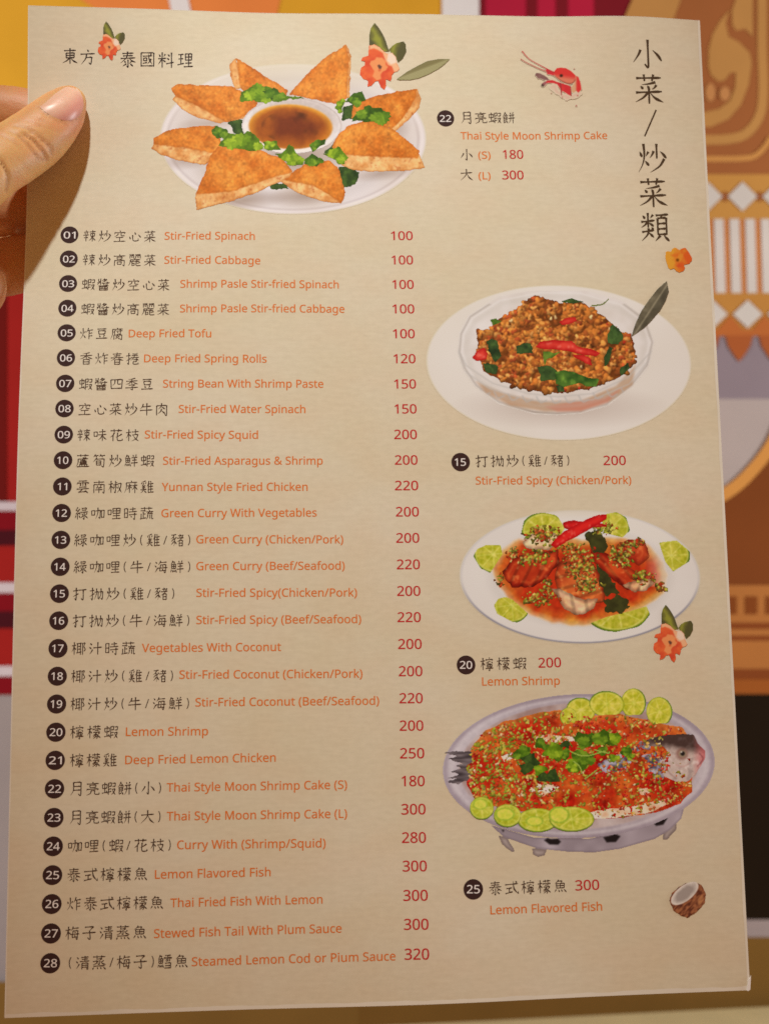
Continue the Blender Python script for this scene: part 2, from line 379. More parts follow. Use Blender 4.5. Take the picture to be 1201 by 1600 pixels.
# ------------------------------------------------------------------ lettering
FONT = {}
for ln in """
& 246 93,-3 72,-1 54,4 38,14 27,27 20,43 18,62 19,79 24,92 32,104 42,114 55,124 70,133 50,159 44,169 41,179 40,191 42,206 48,219 57,230 69,237 84,242 102,243 119,242 133,237 145,230 153,220 158,207 160,192 159,178 154,166 147,156 137,146 125,137 112,129 177,66 182,74 187,82 191,90 200,120 230,120 226,106 222,93 217,80 211,68 204,57 196,48 245,0 205,0 176,28 165,19 153,12 141,5 127,1 111,-2;94,146 106,154 115,161 122,168 127,175 130,183 131,192 130,199 127,206 123,212 117,216 110,218 101,219 92,218 85,216 78,212 73,206 70,200 69,191 70,184 72,176 76,169 80,162 87,154;94,23 108,24 120,26 131,30 141,35 150,40 157,47 87,115 76,107 67,100 59,93 53,85 50,75 49,63 50,52 54,42 61,34 70,28 81,24
( 101 63,-53 51,-38 41,-22 32,-4 25,14 20,33 16,52 14,72 13,92 14,112 16,132 20,152 25,171 32,190 41,207 51,224 63,240 91,240 80,224 70,207 62,189 55,170 50,151 46,132 44,112 43,92 44,73 46,54 50,35 55,16 62,-2 70,-20 79,-37 90,-53
) 101 10,-53 21,-37 31,-20 39,-2 46,16 51,35 54,54 57,73 57,92 57,112 54,132 51,151 46,170 39,189 31,207 21,224 10,240 38,240 50,224 60,207 69,190 75,171 81,152 84,132 87,112 87,92 87,72 84,52 81,33 75,14 69,-4 60,-22 50,-38 38,-53
- 108 13,77 13,103 95,103 95,77
/ 125 3,0 93,240 122,240 32,0
0 192 96,-3 77,-1 60,5 47,15 36,29 27,47 21,68 18,93 16,120 17,139 18,156 21,172 24,187 31,204 39,218 50,229 63,237 78,242 96,243 115,241 131,235 145,225 156,211 164,193 171,172 174,148 176,120 175,102 174,84 171,68 168,54 161,37 153,23 142,11 129,3 114,-2;96,22 112,25 125,33 134,46 139,60 143,77 145,97 146,120 145,143 143,163 139,180 134,194 125,207 112,216 96,218 79,216 67,207 57,194 52,180 49,163 47,143 46,120 47,97 49,77 52,60 57,46 67,33 79,25
1 192 90,0 90,168 91,191 92,209 82,200 71,190 45,170 30,189 95,240 119,240 119,0
2 192 16,0 16,25 79,88 109,120 117,130 123,139 128,148 132,157 134,167 135,178 133,190 129,200 123,208 114,213 104,217 92,218 81,217 71,215 62,212 53,207 44,202 35,195 19,215 29,222 39,229 51,235 64,239 78,242 92,243 113,241 131,236 145,226 156,213 163,198 165,179 164,167 161,155 157,144 151,133 144,123 136,112 126,101 115,89 103,78 53,28 53,27 175,27 175,0
3 192 81,-3 69,-3 57,-2 46,-1 35,2 25,5 15,10 15,37 25,33 36,29 48,26 59,23 70,22 81,21 101,23 116,27 128,34 136,44 140,55 142,69 140,82 134,93 124,101 111,107 95,110 75,111 52,111 52,136 75,136 93,138 108,142 120,149 129,158 134,169 135,182 134,192 130,201 124,209 115,214 104,217 92,218 79,218 68,216 58,213 49,208 40,204 31,198 16,218 26,225 36,231 48,236 61,240 76,242 91,243 114,241 133,236 147,226 157,214 164,200 166,184 164,169 160,156 152,145 142,137 130,130 116,126 116,125 133,121 148,115 159,107 167,96 171,83 173,68 172,55 169,42 163,31 156,21 146,13 133,6 118,1 101,-2
4 192 122,0 122,54 7,54 7,80 120,241 150,241 150,81 185,81 185,54 150,54 150,0;36,81 122,81 122,156 122,186 124,210 122,210 116,196 108,183
5 192 83,-3 71,-3 60,-2 49,0 38,3 29,6 21,10 21,38 30,33 40,29 51,26 62,24 73,22 84,22 100,23 114,27 126,34 135,44 141,57 143,74 141,88 136,100 128,110 117,117 102,121 83,122 61,121 42,117 27,127 36,240 156,240 156,213 61,213 55,143 71,146 92,147 110,146 126,142 139,137 151,129 163,115 171,97 173,77 171,59 167,43 160,30 149,18 136,9 121,2 103,-2
6 192 100,-3 85,-2 72,2 59,8 47,17 37,29 29,43 25,56 21,70 19,85 18,102 19,120 20,137 23,153 27,169 32,185 39,199 48,211 60,222 73,231 89,238 107,242 128,243 144,242 158,240 158,215 144,218 129,219 114,218 101,216 90,211 81,205 73,198 66,190 61,181 56,170 53,159 51,147 49,135 48,122 50,122 56,129 63,136 72,142 82,146 93,149 107,150 126,148 143,142 157,131 168,117 174,99 176,77 175,59 171,44 165,30 156,18 140,6 122,-1;100,21 113,23 124,28 134,35 141,46 146,60 147,77 146,91 142,103 135,113 126,121 115,125 101,127 91,126 81,124 73,120 66,116 60,110 55,104 51,97 49,90 48,83 49,73 51,64 54,54 59,45 64,37 71,31 79,26 89,23
7 192 46,0 144,213 15,213 15,240 176,240 176,217 78,0
8 192 97,-3 79,-2 63,1 49,6 37,14 26,26 19,42 16,61 17,72 20,81 23,90 28,97 35,104 42,110 49,116 58,121 66,125 55,132 45,141 36,150 30,160 26,172 24,186 25,198 28,208 34,217 41,225 49,231 59,236 70,240 83,242 96,243 115,241 133,237 147,228 159,217 165,203 168,186 167,176 165,168 161,161 157,154 151,147 145,142 122,127 131,122 140,117 149,111 156,105 163,98 168,90 172,82 174,73 175,62 173,43 166,27 154,14 138,4 119,-1;97,138 108,144 118,150 126,156 133,164 137,173 138,185 137,195 133,204 127,210 118,215 107,218 95,219 84,218 74,215 65,210 58,204 54,195 53,185 54,177 56,170 59,164 63,159 69,154 75,150;96,20 111,21 124,25 133,32 141,40 145,50 146,62 145,73 140,82 133,91 122,98 110,105 96,111 91,113 77,107 66,99 57,92 50,83 47,72 45,61 47,50 51,40 58,32 68,25 80,21
9 192 64,-3 49,-3 34,0 34,25 43,23 53,21 64,21 79,22 91,24 103,29 112,34 120,41 127,50 132,59 137,69 140,80 142,92 144,105 145,118 143,118 137,110 130,104 121,98 111,93 99,91 86,90 66,92 50,98 36,109 25,123 19,141 17,162 18,178 21,193 26,206 34,217 42,226 53,233 65,239 79,242 93,243 108,242 122,238 135,232 146,223 156,211 164,197 169,184 172,170 174,155 175,137 174,120 173,103 170,86 166,70 161,55 154,41 145,29 133,18 120,9 104,2 86,-2;92,113 102,114 112,116 120,119 127,124 133,130 138,136 142,143 144,150 145,157 144,166 142,176 139,185 135,194 129,202 122,209 114,214 104,217 93,218 80,217 69,212 59,204 52,194 47,180 46,163 47,148 51,136 57,126 66,119 78,114
A 215 0,0 94,241 121,241 214,0 183,0 154,74 59,74 31,0;69,101 145,101 118,174 115,183 110,198 107,210 101,189 96,174
B 218 33,0 33,240 101,240 122,239 141,236 156,232 169,226 182,215 190,200 192,180 191,167 187,155 180,145 171,137 160,131 146,127 146,126 156,124 165,121 174,117 181,112 188,106 193,99 197,90 199,80 200,68 198,48 190,31 178,18 166,10 151,4 135,1 117,0;63,138 107,138 126,139 140,142 149,148 156,155 160,165 161,177 159,189 155,198 147,205 136,210 121,213 102,214 63,214;63,26 111,26 130,27 145,31 155,38 162,47 167,58 168,71 166,82 162,92 155,101 144,107 129,111 109,112 63,112
C 212 131,-3 113,-2 97,0 83,5 70,12 55,23 42,38 33,55 27,69 24,85 21,102 20,120 21,138 24,154 28,170 34,184 44,201 57,216 73,228 86,234 101,239 118,242 136,243 154,242 171,240 187,235 202,229 190,203 165,213 156,215 146,216 135,217 117,215 101,210 87,202 75,191 65,177 58,160 54,141 52,120 54,99 58,80 64,63 73,49 85,38 99,30 116,25 135,23 145,23 155,24 165,26 192,33 192,6 183,3 174,1 165,-1 155,-2 143,-3
D 245 33,0 33,240 106,240 124,239 140,236 155,232 169,226 186,216 199,203 210,187 217,173 221,158 224,141 225,122 223,94 216,69 206,48 192,31 173,17 152,8 127,2 99,0;63,26 95,26 138,32 168,50 187,79 193,121 191,144 187,163 179,179 169,192 156,201 140,208 123,213 102,214 63,214
F 174 33,0 33,240 167,240 167,213 63,213 63,128 160,128 160,102 63,102 63,0
G 244 135,-3 117,-2 101,0 86,5 73,12 57,23 44,37 34,54 28,69 24,84 21,102 20,120 21,138 24,155 29,171 35,185 43,198 53,209 65,219 78,228 92,235 108,239 126,242 145,243 158,243 171,241 183,239 195,237 206,233 216,229 205,203 196,206 186,210 176,213 165,215 154,216 143,217 123,215 105,210 89,202 76,191 66,177 58,160 54,141 52,120 53,102 56,85 61,69 69,56 78,44 90,35 105,28 122,24 142,23 169,25 189,29 189,100 137,100 137,127 220,127 220,9 207,5 193,2 180,0 167,-2 152,-3
L 176 33,0 33,240 63,240 63,27 168,27 168,0
M 305 33,0 33,240 77,240 151,43 152,43 228,240 272,240 272,0 242,0 242,147 243,182 244,210 243,210 163,0 138,0 59,210 58,210 60,182 60,145 60,0
P 203 33,0 33,240 96,240 118,239 137,235 152,229 165,221 176,207 184,190 186,169 185,156 182,144 177,132 170,121 160,112 147,104 132,98 113,95 90,93 63,93 63,0;63,119 87,119 108,120 125,124 138,130 147,139 153,152 155,168 153,182 148,194 140,202 128,209 113,213 93,214 63,214
R 209 33,0 33,240 99,240 120,239 138,236 153,230 165,223 177,210 184,193 186,172 185,160 183,149 179,140 174,132 168,125 161,119 154,115 146,111 138,107 204,0 169,0 110,99 63,99 63,0;63,125 99,125 116,126 131,130 141,136 149,145 153,156 155,170 153,184 149,196 141,204 130,209 115,212 97,214 63,214
S 184 83,-3 70,-3 57,-2 46,0 35,2 25,5 17,8 17,37 26,33 36,30 47,27 59,25 72,23 84,23 101,24 114,27 125,33 132,41 137,50 138,61 138,69 136,75 133,81 129,87 123,91 116,96 107,101 95,106 82,111 63,119 48,128 36,138 27,150 22,165 20,182 21,194 24,205 30,215 37,223 46,230 57,236 69,240 82,242 97,243 110,243 122,241 133,239 144,237 154,233 163,230 153,204 126,213 117,215 106,216 96,217 82,216 71,212 62,207 56,200 52,191 51,182 51,174 53,167 56,162 60,156 65,152 72,147 81,143 91,138 103,133 116,128 128,122 139,117 148,110 155,103 161,95 165,86 168,76 169,64 166,44 158,28 145,14 133,7 118,1 102,-2
T 187 78,0 78,213 3,213 3,240 183,240 183,213 108,213 108,0
V 201 86,0 0,240 32,240 86,86 95,58 101,34 107,58 116,87 170,240 201,240 116,0
W 312 67,0 4,240 36,240 73,93 80,63 84,36 89,65 97,95 139,240 171,240 215,94 223,63 228,36 232,63 239,94 276,240 308,240 244,0 214,0 167,157 162,177 157,194 155,204 151,186 143,156 98,0
Y 190 80,0 80,92 0,240 33,240 95,122 157,240 190,240 110,93 110,0
a 188 72,-3 57,-2 43,2 32,10 23,20 17,33 15,50 18,67 25,80 37,92 49,98 63,103 81,106 102,107 132,108 132,119 131,133 128,143 123,150 115,155 106,158 95,159 86,159 77,157 68,155 44,145 35,168 44,172 53,175 63,178 74,181 85,183 97,183 117,181 133,177 145,169 154,157 159,142 161,123 161,0 140,0 134,26 133,26 125,17 116,9 108,4 98,0 86,-3;79,20 93,22 106,26 117,33 125,43 130,56 132,72 132,88 105,87 85,85 70,82 59,76 52,69 47,60 46,50 47,41 50,33 55,28 62,24 70,21
b 207 114,-3 101,-2 89,0 79,4 71,10 64,16 58,23 56,23 50,0 29,0 29,255 58,255 58,193 58,172 56,156 58,156 64,163 71,170 79,175 89,180 101,182 114,183 135,180 153,173 168,160 177,147 183,131 187,112 188,90 187,68 183,49 177,33 168,20 152,7 135,-1;109,21 124,23 136,29 146,39 152,53 156,70 157,90 154,120 145,141 130,154 109,158 92,157 79,151 69,142 63,129 59,112 58,91 58,90 59,69 63,52 69,39 78,29 92,23
c 161 101,-3 85,-2 71,1 58,6 47,14 37,24 29,37 23,52 20,69 18,89 20,110 23,128 30,143 38,156 48,166 60,174 73,179 87,182 103,183 112,183 121,182 129,180 150,174 141,149 122,155 102,157 79,153 62,140 52,119 49,89 50,69 55,53 62,39 72,30 85,24 100,22 110,22 119,24 126,25 147,33 147,6 127,-1 119,-2 111,-3
d 207 92,-3 71,-1 54,7 39,20 30,33 24,49 20,68 18,90 20,111 24,130 30,146 39,160 54,173 72,181 93,183 106,182 117,180 127,176 135,170 142,164 148,157 150,157 149,170 148,183 148,255 178,255 178,0 154,0 150,24 148,24 142,17 135,10 127,5 117,0 106,-2;97,21 114,23 128,28 137,37 144,49 147,65 149,84 149,89 148,110 144,127 138,141 128,151 115,157 97,159 82,157 70,150 61,140 54,126 50,109 49,89 50,69 54,52 61,39 70,29 82,23
e 189 105,-3 89,-2 74,1 60,7 48,15 38,25 29,38 23,53 20,70 18,89 20,107 23,124 28,139 36,152 45,163 56,172 69,178 83,182 98,183 113,182 126,179 138,173 148,166 157,156 163,145 168,132 171,118 172,102 172,84 49,84 51,66 56,50 65,38 76,29 90,24 106,22 117,22 128,23 137,25 164,34 164,8 155,5 146,2 137,-1 127,-2 117,-3;50,108 141,108 140,122 137,134 131,145 122,153 111,158 98,159 85,158 73,153 64,146 57,135 52,123
f 116 37,0 37,157 5,157 5,171 37,181 37,191 38,213 43,229 52,242 64,250 78,255 95,257 115,255 130,251 122,228 110,231 95,233 86,232 79,228 73,223 69,215 67,205 66,192 66,180 111,180 111,157 66,157 66,0
g 207 97,-81 78,-80 61,-78 46,-74 33,-69 33,-42 47,-48 62,-53 80,-55 99,-56 113,-55 126,-50 135,-42 143,-32 147,-20 149,-5 149,2 149,13 150,24 148,24 138,12 125,3 110,-2 93,-3 71,-1 53,8 38,21 30,35 23,51 20,69 18,90 20,110 23,128 30,144 38,158 53,172 71,181 92,183 104,183 115,180 124,177 133,171 142,165 149,156 150,156 154,180 178,180 178,-3 177,-21 173,-37 167,-50 158,-61 147,-70 133,-76 117,-79;97,21 114,22 127,27 137,35 144,47 148,63 149,83 149,90 148,112 143,130 136,143 126,151 113,157 96,158 82,156 71,151 61,141 55,127 50,110 49,89 50,69 54,52 61,38 71,29 83,23
h 208 29,0 29,255 58,255 58,180 56,155 58,155 65,164 73,171 82,176 92,180 103,182 115,183 135,181 151,176 164,167 173,155 178,138 180,117 180,0 151,0 151,115 147,139 133,154 111,158 93,157 79,151 69,142 63,129 59,112 58,93 58,0
i 87 44,210 31,215 28,218 27,223 26,229 27,235 28,239 31,243 44,247 56,243 58,239 60,235 61,229 60,223 58,218 56,215;29,0 29,180 58,180 58,0
k 179 29,0 29,255 58,255 58,122 57,108 56,93 58,93 64,100 72,111 79,119 137,180 171,180 98,103 176,0 141,0 78,84 58,66 58,0
l 87 29,0 29,255 58,255 58,0
m 314 29,0 29,180 52,180 57,155 58,155 65,164 72,171 81,176 91,180 101,183 111,183 131,181 146,176 158,166 167,153 168,153 175,163 183,170 193,176 204,180 215,183 226,183 245,182 260,176 272,168 280,155 285,138 287,117 287,0 258,0 258,116 253,140 241,154 221,158 205,157 193,152 184,143 177,132 174,117 172,99 172,0 143,0 143,116 139,140 127,154 106,158 90,157 77,151 69,142 63,129 59,113 58,93 58,0
n 208 29,0 29,180 52,180 57,155 58,155 65,164 73,171 83,176 93,180 104,183 115,183 135,182 151,176 164,168 173,155 178,138 180,117 180,0 151,0 151,115 147,139 133,154 111,158 93,157 79,151 70,142 63,129 59,113 58,93 58,0
o 203 101,-3 86,-2 72,1 59,8 47,16 37,27 29,39 23,54 20,71 18,90 20,111 24,130 31,146 41,159 53,170 67,177 84,182 102,183 118,182 132,178 145,172 157,164 166,154 174,141 180,126 184,109 185,90 184,69 179,51 172,35 162,21 150,10 136,3 119,-2;102,21 118,23 132,29 142,40 149,54 153,71 154,90 153,110 149,127 142,140 132,150 118,156 101,158 85,156 71,150 61,140 55,127 50,110 49,90 50,71 55,54 62,40 72,29 85,23
p 207 29,-81 29,180 53,180 57,155 58,155 64,163 71,170 79,175 89,180 101,182 114,183 135,181 153,173 168,160 177,147 183,131 187,112 188,90 187,69 183,50 177,34 168,20 153,7 135,-1 114,-3 101,-2 89,0 79,5 71,10 64,16 58,23 56,23 57,8 58,-7 58,-81;109,21 120,22 129,25 137,30 143,37 148,45 152,55 155,66 157,78 157,91 156,110 152,126 146,140 136,150 124,156 109,158 92,157 79,152 70,143 64,131 60,115 58,96 58,90 59,70 63,53 69,39 78,29 92,23
q 207 148,-81 148,-4 149,10 150,24 148,24 142,17 135,10 127,5 117,0 105,-2 92,-3 71,-1 54,7 39,20 30,33 24,49 20,68 18,90 20,111 24,130 30,146 39,160 54,173 72,181 93,183 106,182 117,180 127,175 136,170 143,163 149,155 150,155 154,180 178,180 178,-81;97,21 114,23 127,28 137,36 143,48 147,64 149,83 149,89 147,110 144,128 137,141 128,151 114,157 97,159 82,157 70,150 61,140 54,126 50,109 49,89 50,69 54,53 61,39 70,29 82,23
r 139 29,0 29,180 53,180 56,147 57,147 64,156 71,165 80,173 90,179 101,182 112,183 123,183 134,181 130,154 120,156 110,156 101,156 93,153 85,149 77,143 71,136 65,128 61,118 59,108 58,96 58,0
s 161 74,-3 62,-3 51,-2 41,0 33,2 25,5 17,8 17,35 43,25 54,22 64,21 75,20 88,21 99,24 107,28 113,33 116,39 117,47 113,59 100,70 73,82 43,95 35,100 29,106 24,111 20,118 18,126 17,136 19,150 25,161 36,171 49,178 66,182 85,183 95,183 106,182 115,180 125,178 134,175 142,171 132,148 108,156 100,158 91,159 83,159 71,159 62,157 55,153 50,149 46,144 45,137 50,125 64,115 92,103 103,99 112,94 121,90 128,85 134,80 139,74 143,67 145,59 146,50 144,34 137,20 126,10 112,3 94,-2
t 121 84,-3 74,-3 66,-1 58,2 50,6 44,11 38,18 34,28 32,39 31,52 31,157 5,157 5,171 31,183 43,221 60,221 60,180 112,180 112,157 60,157 60,53 61,43 64,35 68,29 74,24 81,22 89,21 102,22 114,25 114,2 100,-2
u 208 92,-3 72,-2 56,4 43,12 34,25 28,41 27,62 27,180 56,180 56,64 61,40 74,26 96,21 114,23 128,29 138,38 144,51 148,67 149,86 149,180 179,180 179,0 155,0 150,24 149,24 143,15 134,8 125,3 114,0 103,-3
v 171 68,0 0,180 32,180 70,74 76,57 81,40 84,26 86,26 89,40 95,58 101,74 139,180 171,180 102,0
w 264 53,0 4,180 34,180 59,84 66,55 71,31 72,31 75,45 80,62 84,79 116,180 148,180 179,79 187,54 191,31 193,31 197,54 205,84 230,180 260,180 210,0 176,0 145,102 137,129 132,149 131,149 127,129 119,101 87,0
y 171 28,-81 14,-80 4,-78 4,-54 13,-56 24,-56 33,-55 41,-53 48,-48 54,-41 59,-34 63,-25 73,-1 0,180 32,180 71,78 80,52 86,29 87,29 94,51 103,78 139,180 171,180 94,-25 87,-41 79,-54 69,-65 58,-74 44,-79
""".strip().split('\n'):
    ch, adv, cs = ln.split(' ', 2)
    FONT[ch] = (int(adv) / 500.0, [[tuple(int(t) / 500.0 for t in p.split(',')) for p in c.split(' ')] for c in cs.split(';')])

ROWS = [  # chinese, its left/right, english, left x,y right x,y, price, left, right, base, badge x, y
 ('辣炒空心菜', 131, 244, 'Stir-Fried Spinach', 257.5, 374.5, 398, 374.8, '100', 611, 644.5, 375),
 ('辣炒高麗菜', 130, 244, 'Stir-Fried Cabbage', 257, 412, 406.5, 413, '100', 612, 645, 413),
 ('蝦醬炒空心菜', 129, 265.5, 'Shrimp Pasle Stir-fried Spinach', 282, 449.5, 529, 450.5, '100', 613, 646, 451.3),
 ('蝦醬炒高麗菜', 128, 265, 'Shrimp Pasle Stir-fried Cabbage', 281.5, 488, 538, 488.6, '100', 613.4, 647, 489.6),
 ('炸豆腐', 126, 193, 'Deep Fried Tofu', 201.5, 527, 330, 527, '100', 614, 647.6, 528.4),
 ('香炸春捲', 125.5, 217, 'Deep Fried Spring Rolls', 225.5, 566, 416.5, 566.6, '120', 615, 648.8, 567.5),
 ('蝦醬四季豆', 124.5, 240, 'String Bean With Shrimp Paste', 255, 605.5, 505, 605.7, '150', 616, 649.6, 607),
 ('空心菜炒牛肉', 123, 262.5, 'Stir-Fried Water Spinach', 279.5, 645, 477, 645.4, '150', 616.5, 650.5, 646),
 ('辣味花枝', 121.5, 217, 'Stir-Fried Spicy Squid', 226.5, 685, 403, 685.6, '200', 616, 651, 686),
 ('蘆筍炒鮮蝦', 120, 240.5, 'Stir-Fried Asparagus & Shrimp', 255, 726, 504, 725.8, '200', 617, 652, 726),
 ('雲南椒麻雞', 120, 240, 'Yunnan Style Fried Chicken', 253, 767, 480.5, 766.7, '220', 617, 653, 766),
 ('綠咖哩時蔬', 117.5, 239.5, 'Green Curry With Vegetables', 252.5, 808, 494.7, 807, '200', 618.5, 654, 807),
 ('綠咖哩炒(雞/豬)', 116, 299, 'Green Curry (Chicken/Pork)', 307, 848.8, 536, 849, '200', 619, 654.7, 848),
 ('綠咖哩(牛/海鮮)', 115.5, 299, 'Green Curry (Beef/Seafood)', 307, 890.8, 538.3, 890, '220', 620, 655.6, 889.4),
 ('打拋炒(雞/豬)', 115, 274, 'Stir-Fried Spicy(Chicken/Pork)', 307, 932.5, 557.5, 932, '200', 620.5, 656.4, 931),
 ('打拋炒(牛/海鮮)', 114.5, 297.5, 'Stir-Fried Spicy (Beef/Seafood)', 307, 975, 564, 973.5, '220', 621, 657, 972),
 ('椰汁時蔬', 113, 211, 'Vegetables With Coconut', 222, 1018.8, 439, 1017, '200', 622, 658.4, 1014),
 ('椰汁炒(雞/豬)', 112, 272, 'Stir-Fried Coconut (Chicken/Pork)', 280.5, 1060.5, 566, 1058.8, '200', 623, 659.5, 1056.5),
 ('椰汁炒(牛/海鮮)', 111, 297, 'Stir-Fried Coconut (Beef/Seafood)', 305.5, 1103.8, 592, 1101, '220', 624, 660, 1098.8),
 ('檸檬蝦', 110.4, 184, 'Lemon Shrimp', 197, 1149.9, 325, 1148.8, '200', 624.4, 661, 1141.7),
 ('檸檬雞', 110, 182.5, 'Deep Fried Lemon Chicken', 196, 1194, 430.6, 1190, '250', 625, 662.4, 1185),
 ('月亮蝦餅(小)', 110, 253.5, 'Thai Style Moon Shrimp Cake (S)', 260.8, 1237, 542, 1232.4, '180', 627.5, 663, 1228.4),
 ('月亮蝦餅(大)', 109, 252.6, 'Thai Style Moon Shrimp Cake (L)', 260.8, 1282, 542, 1277.7, '300', 627, 664.4, 1272.6),
 ('咖哩(蝦/花枝)', 107, 268.6, 'Curry With (Shrimp/Squid)', 277, 1326.8, 508.5, 1323.9, '280', 628, 665, 1317),
 ('泰式檸檬魚', 105.6, 230.6, 'Lemon Flavored Fish', 242.4, 1373, 422.7, 1369, '300', 629, 666.3, 1361.6),
 ('炸泰式檸檬魚', 105.6, 255.5, 'Thai Fried Fish With Lemon', 266.5, 1417.6, 503.7, 1411.7, '300', 630, 667.8, 1407.5),
 ('梅子清蒸魚', 103, 229, 'Stewed Fish Tail With Plum Sauce', 241, 1465.6, 533.5, 1457, '300', 631, 669, 1452.8),
 ('(清蒸/梅子)鱈魚', 106.4, 294, 'Steamed Lemon Cod or Pium Sauce', 300, 1509.5, 617.6, 1500.4, '320', 632, 670, 1499.5),
]
BY = [367, 404.5, 443, 481.5, 520, 559, 599, 638.3, 679, 719, 760, 801.5, 843.5, 885.5, 927.5, 969.8, 1013, 1056.5, 1100, 1144, 1188, 1232.5, 1277.5, 1322.3, 1367.3, 1412.5, 1458.5, 1505]
# pictures' own captions: badge, chinese, english, price
SIDE = [
 ('22', 695.8, 185, 13.4, '月亮蝦餅', 719.5, 184, 803.5, 184, 'Thai Style Moon Shrimp Cake', 719.5, 217.8, 948, 217.2, None),
 ('15', 719.3, 722, 14.5, '打拋炒(雞/豬)', 742.7, 720.5, 890, 719.5, 'Stir-Fried Spicy (Chicken/Pork)', 743, 757, 985.5, 756, ('200', 942.5, 726.6, 977, 726.4)),
 ('20', 727.7, 1039, 14.6, '檸檬蝦', 750.4, 1037.6, 821, 1036.4, 'Lemon Shrimp', 753, 1071.2, 874, 1069.6, ('200', 841, 1043.2, 876, 1042.2)),
 ('25', 739, 1389.6, 15.3, '泰式檸檬魚', 763.5, 1388, 884.5, 1384.2, 'Lemon Flavored Fish', 766, 1428.6, 940, 1422.6, ('300', 898.6, 1391.3, 935.5, 1390.0)),
]
def fill_meshes(objs):
    bpy.context.view_layer.update()
    dg = bpy.context.evaluated_depsgraph_get(); res = []
    for o in objs:
        e = o.evaluated_get(dg); me = e.to_mesh()
        me.calc_loop_triangles()
        v = np.array([p.co[:2] for p in me.vertices]); t = np.array([tuple(x.vertices) for x in me.loop_triangles])
        res.append((v, t)); e.to_mesh_clear()
    for o in objs:
        d = o.data; bpy.data.objects.remove(o); bpy.data.curves.remove(d)
    return res
def poly_obj(contours):
    c = bpy.data.curves.new('glyph', 'CURVE'); c.dimensions = '2D'; c.fill_mode = 'BOTH'
    for P in contours:
        s = c.splines.new('POLY'); s.points.add(len(P) - 1); s.use_cyclic_u = True
        for q_, pt in zip(s.points, P): q_.co = (pt[0], pt[1], 0, 1)
    return link(bpy.data.objects.new('glyph', c))
LAT = {}
ks = list(FONT)
for k, r in zip(ks, fill_meshes([poly_obj(FONT[k][1]) for k in ks])): LAT[k] = r
